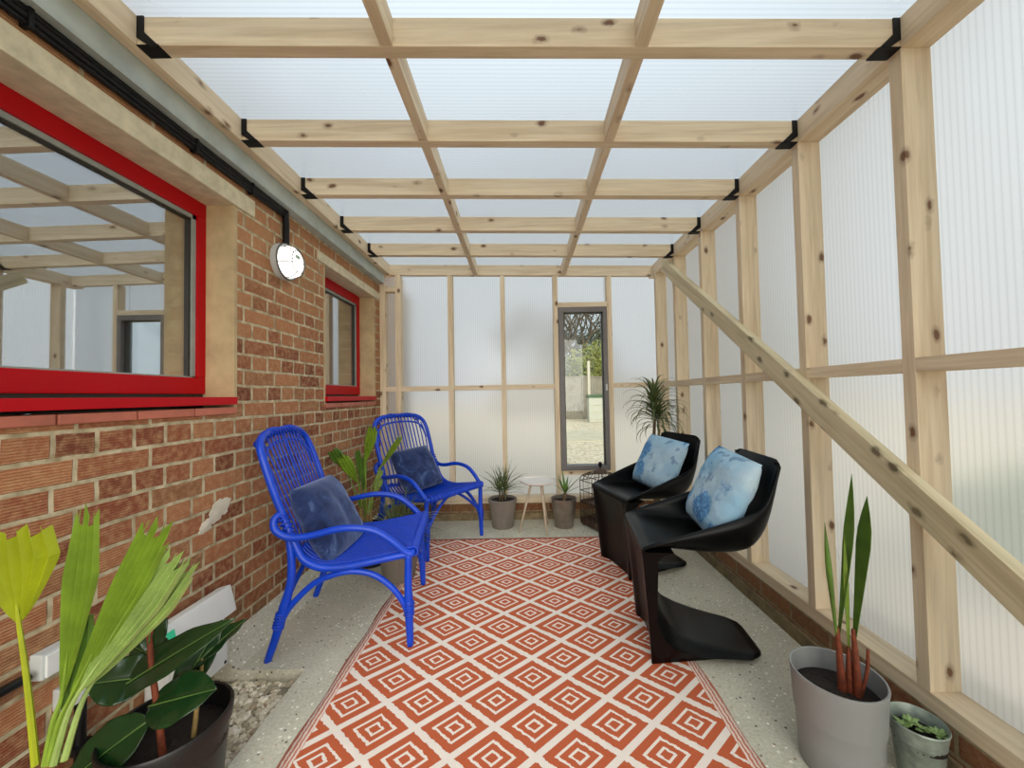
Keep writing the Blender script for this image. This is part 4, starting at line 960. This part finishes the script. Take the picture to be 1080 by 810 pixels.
# fan palm cut short at the left edge
FP = Vector((-.985, .80, -.055))
t = thing('potted_fan_palm', FP, 0, 'bright yellow-green fan palm with clipped blades at the left edge by the brick wall', 'potted plant')
pot(t, shell_prof(.088, .108, .25, .005, .225, .02), POTBLK, .225, .100)
for (a, b, c, w, mt, n, tp_) in (((-1.012, .80, .40), (-1.052, .80, .69), (-1.078, .80, .875), .125, LEAF_YEL, 7, .9), ((-.992, .80, .40), (-.985, .82, .52), (-.962, .84, .905), .062, LEAF_LIME, 5, .62),
                             ((-.985, .80, .40), (-.968, .82, .515), (-.842, .88, .862), .070, LEAF_LIME, 6, 1.0), ((-.975, .80, .40), (-.948, .82, .53), (-.826, .90, .785), .085, LEAF_PALE, 7, .9),
                             ((-.965, .81, .40), (-.942, .84, .535), (-.812, .93, .752), .075, LEAF_PALE, 6, .7), ((-.998, .82, .38), (-.995, .83, .46), (-.972, .85, .70), .050, LEAF_MID, 4, .5)):
    frond(Vector(a)-FP, Vector(b)-FP, Vector(c)-FP, w, mt, t, n=n, top=tp_, stem_r=.0045)
for k, (x, y, h) in enumerate(((-.03, 0, .22), (-.012, .01, .25), (.005, -.005, .22), (.018, .01, .20), (-.02, -.015, .18), (.03, 0, .15))):
    tube('stem', [(x*.8, y, .20), (x, y, .21+h)], [(0, .014), (.6, .009), (1, .004)], STEMR if k % 2 else STEMT, t, 8, 3)

# ------------------------------------------------------------------ electrics low on the brick wall
t = thing('outdoor_socket_box', (-1.32, 1.46, .0), 0, 'white wall box with raised sloping lid and green sticker low on the brickwork', 'socket box')
boxes('body', [(.0, .085, -.125, .125, .065, .245)], WHITEP, t, .008)
boxes('front_cover', [(.085, .100, -.118, .118, .072, .238)], WHITEP, t, .005)
def lid():
    bm = bmesh.new(); bm_box(bm, -.010, .042, -.165, .150, -.055, .055, .012)
    o = from_bm('lid', bm, WHITEP, t, loc=(.062, 0, .312)); o.rotation_euler = (0, R(-14), 0); o.data.polygons.foreach_set('use_smooth', [True]*len(o.data.polygons)); o.data.set_sharp_from_angle(angle=R(40))
    s = box('sticker', .0425, .0435, -.148, -.118, .0, .030, GREENST, o, 0); s['label'] = 'small green sticker'
    return o
lid()
boxes('hinge', [(.02, .06, -.09, .09, .243, .262)], PALEP, t, .003)
for (y, z) in ((-.105, .225), (.105, .225), (.105, .085)): boxes('screw', [(.0995, .103, y-.005, y+.005, z-.005, z+.005)], DARKG, t, .001)
t = thing('junction_box', (-1.32, 1.06, .405), 0, 'grey-white junction box on the brick wall behind the fan palm', 'junction box')
boxes('body', [(0, .036, -.034, .034, .0, .068)], PALEP, t, .006); boxes('cover', [(.036, .042, -.029, .029, .005, .063)], WHITEP, t, .003)
t = thing('junction_box', (-1.32, 1.115, .285), 0, 'lower pale junction box on the brick wall with black conduit below', 'junction box')
boxes('body', [(0, .040, -.038, .038, .0, .060)], PALEP, t, .006); boxes('cover', [(.040, .046, -.033, .033, .005, .055)], WHITEP, t, .003)
t = thing('conduit_pipe', (-1.30, .3, .44), 0, 'black conduit running level along the brick wall into the junction box', 'conduit')
tube('pipe', [(0, -1.4, 0), (0, .3, -.006), (0, .71, -.012)], .011, BLACKP, t, 10, 3)
for y in (.62,): boxes('pipe_clip', [(-.02, .016, y, y+.018, -.030, .014)], BLACKP, t, .004)
t = thing('conduit_pipe', (-1.295, 1.125, -.06), 0, 'black conduit dropping from the lower junction box to the gravel', 'conduit')
tube('pipe', [(0, 0, 0), (0, 0, .2), (0, 0, .345)], .013, BLACKP, t, 10, 2)
boxes('pipe_clip', [(-.024, .018, -.026, .026, .20, .218)], BLACKP, t, .004)

# ------------------------------------------------------------------ outside
def ground():
    n = N('outdoor_gravel'); v = n.coord()
    c = n.ramp(n.noise(v, 3.2, 6, .75), [(.3, lin(214, 188, 152)), (.7, lin(250, 228, 196))])
    vo = n.new('ShaderNodeTexVoronoi'); n.link(v, vo.inputs['Vector']); vo.inputs['Scale'].default_value = 22
    sp = n.new('ShaderNodeSeparateColor'); n.link(vo.outputs['Color'], sp.inputs[0])
    c = n.mix(.55, c, n.ramp(sp.outputs[0], [(0, lin(140, 120, 90)), (.22, lin(206, 188, 154)), (.6, lin(246, 232, 206)), (1, lin(252, 246, 232))]))
    n.base(c, .9, spec=.2); n.bump(vo.outputs['Distance'], .8, .03)
    o = boxes('ground', [(-30, 30, 3.721, 60, -.3, -.05), (1.451, 30, -20, 3.721, -.3, -.05), (-30, 1.451, -20, FRONT, -.3, -.05)], n.m); return struct(o)
ground()
def patio():
    V = [(1.0, 9.5), (5.4, 9.8), (5.2, 12.6), (2.4, 12.0), (1.2, 12.4)]; n = len(V)
    o = link_mesh('concrete_patch', [(x, y, z) for z in (-.05, -.03) for x, y in V], [tuple(range(n))[::-1], tuple(range(n, 2*n))]+[(i, (i+1) % n, n+(i+1) % n, n+i) for i in range(n)], simple('pale_hardstanding', lin(214, 202, 174), .9, var=.12, scale=3))
    return tag(o, 'pale concrete hardstanding lying in the gravel before the fence', 'paving')
patio()
FENCEM = simple('weathered_fence_boards', lin(142, 134, 118), .9, var=.2, scale=2.5)
t = thing('garden_fence', (3.0, 18.2, -.05), 0, 'weathered grey close-board fence seen through the tall window', 'fence')
def fence_boards():
    bm = bmesh.new()
    for k in range(-32, 34):
        x = k*.15; bm_box(bm, x, x+.143, -.01, .012, .05, 1.98+.01*math.sin(k*3.1))
    return from_bm('board_panel', bm, FENCEM, t)
fence_boards()
boxes('gravel_board', [(-4.9, 5.1, -.035, .02, 0, .20)], FENCEM, t); boxes('rail', [(-4.9, 5.1, -.05, -.01, 1.15, 1.24)], FENCEM, t); boxes('rail', [(-4.9, 5.1, -.06, .03, 1.98, 2.03)], FENCEM, t)
boxes('post', [(-.12, .0, -.08, .04, 0, 2.1)], FENCEM, t); boxes('post', [(-2.6, -2.48, -.08, .04, 0, 2.1)], FENCEM, t); boxes('post', [(2.5, 2.62, -.08, .04, 0, 2.1)], FENCEM, t)
tag(boxes('washing_line_post', [(2.95, 3.06, 17.0, 17.11, -.05, 2.62)], simple('pale_post', lin(206, 196, 178), .8), bevel=.01), 'pale upright post standing before the fence behind the storage box', 'post')
t = thing('storage_box', (3.42, 16.2, -.05), R(-4), 'cream plastic garden storage box with green lid by the fence', 'storage box')
boxes('body', [(-.62, .62, -.35, .35, 0, 1.04)], simple('cream_plastic', lin(196, 196, 180), .6, var=.05), t, .03)
boxes('panel_rib', [(-.60, .60, -.37, -.35, z, z+.025) for z in (.12, .42, .72)]+[(-.02, .02, -.37, -.35, .1, .95)], simple('cream_ridge', lin(196, 192, 168), .6), t, .004)
boxes('lid', [(-.67, .67, -.40, .40, 1.04, 1.16)], simple('green_lid', lin(62, 96, 62), .6, var=.06), t, .03)
boxes('handle', [(-.12, .12, -.425, -.40, 1.05, 1.09)], simple('green_handle', lin(44, 70, 46), .6), t, .008)

BARK = simple('grey_brown_bark', lin(96, 86, 70), .9, var=.3)
def bare_tree(loc, seed, label, h=9):
    t = thing('bare_tree', loc, 0, label, 'tree', 'bare trees beyond the fence'); rnd = random.Random(seed); V, Fc = [], []; T, TF = [], []
    def grow(p, d, L, r, depth):
        pts = [p]; q = p.copy(); dd = d.copy()
        for i in range(3):
            dd = (dd+Vector((rnd.uniform(-.22, .22), rnd.uniform(-.22, .22), rnd.uniform(-.05, .18)))).normalized(); q = q+dd*L/3; pts.append(q.copy())
        add_tube(T if depth > 5 else V, TF if depth > 5 else Fc, pts, [(0, r), (1, r*.68)], 5 if depth < 5 else 3, cap=False)
        if depth >= 6: return
        for k in range(3 if depth > 0 else 4):
            ax = Vector((rnd.uniform(-1, 1), rnd.uniform(-1, 1), rnd.uniform(-.1, .9))).normalized()
            nd = (dd*.75+ax*.85).normalized(); grow(pts[-1] if k else pts[2], nd, L*rnd.uniform(.62, .82), r*.62, depth+1)
    grow(Vector((0, 0, 0)), Vector((0, 0, 1)), h*.27, h*.024, 0)
    link_mesh('trunk', V, Fc, BARK, t, True); link_mesh('twigs', T, TF, BARK, t)
bare_tree((3.6, 23.5, -.05), 4, 'large bare winter tree with tangled branches beyond the fence, right of centre')
bare_tree((.8, 25.0, -.05), 11, 'bare winter tree beyond the fence, partly hidden by the left of the window', 9.5)
def bush(loc, rx, ry, rz_, n, mat, label, seed, cat='bush', name='evergreen_bush', size=.10):
    t = thing(name, loc, 0, label, cat); rnd = random.Random(seed); V, Fc = [], []
    for k in range(n):
        u, v = rnd.uniform(0, 2*PI), rnd.uniform(-.95, 1); s = math.sqrt(1-v*v); rr = rnd.uniform(.55, 1)
        lump = 1+.28*noise.noise(Vector((s*math.cos(u)*2.3+seed, s*math.sin(u)*2.3, v*2.3)))*1.6
        p = Vector((rx*s*math.cos(u)*rr*lump, ry*s*math.sin(u)*rr*lump, rz_+rz_*v*rr*lump)); p.z = max(.05, p.z)
        a = Vector((rnd.gauss(0, 1), rnd.gauss(0, 1), rnd.gauss(0, 1))).normalized(); b = a.orthogonal().normalized(); L = size*rnd.uniform(.6, 1.3); q = len(V)
        V += [p-a*L, p+b*L*.4, p+a*L, p-b*L*.4]; Fc.append((q, q+1, q+2, q+3))
    link_mesh('foliage', V, Fc, mat, t); tube('trunk', [(0, 0, 0), (0, 0, rz_*1.2)], .05, BARK, t, 6, 2)
    return t
bush((3.9, 20.5, -.05), 1.5, 1.0, 1.85, 9000, simple('yellow_green_foliage', lin(146, 150, 74), .8, var=.35, scale=4), 'yellow-green leafy bush rising above the fence', 5)
bush((1.9, 21.0, -.05), 1.2, 1.0, 1.7, 5000, simple('grey_green_foliage', lin(134, 136, 104), .8, var=.3, scale=4), 'dull grey-green bush behind the fence at the left of the tall window', 9)
bush((5.4, 26.0, -.05), 2.6, 1.8, 3.2, 7000, simple('ivy_foliage', lin(66, 76, 46), .8, var=.35, scale=4), 'dark ivy-clad shrub far behind the fence at the right of the tall window', 15, size=.13)
bush((2.55, 2.2, -.05), .55, .6, .36, 2500, simple('lawn_edge_foliage', lin(110, 150, 60), .8, var=.3, scale=4), 'low green shrub just outside the right wall, blurred by the frosted sheet', 25, size=.05)
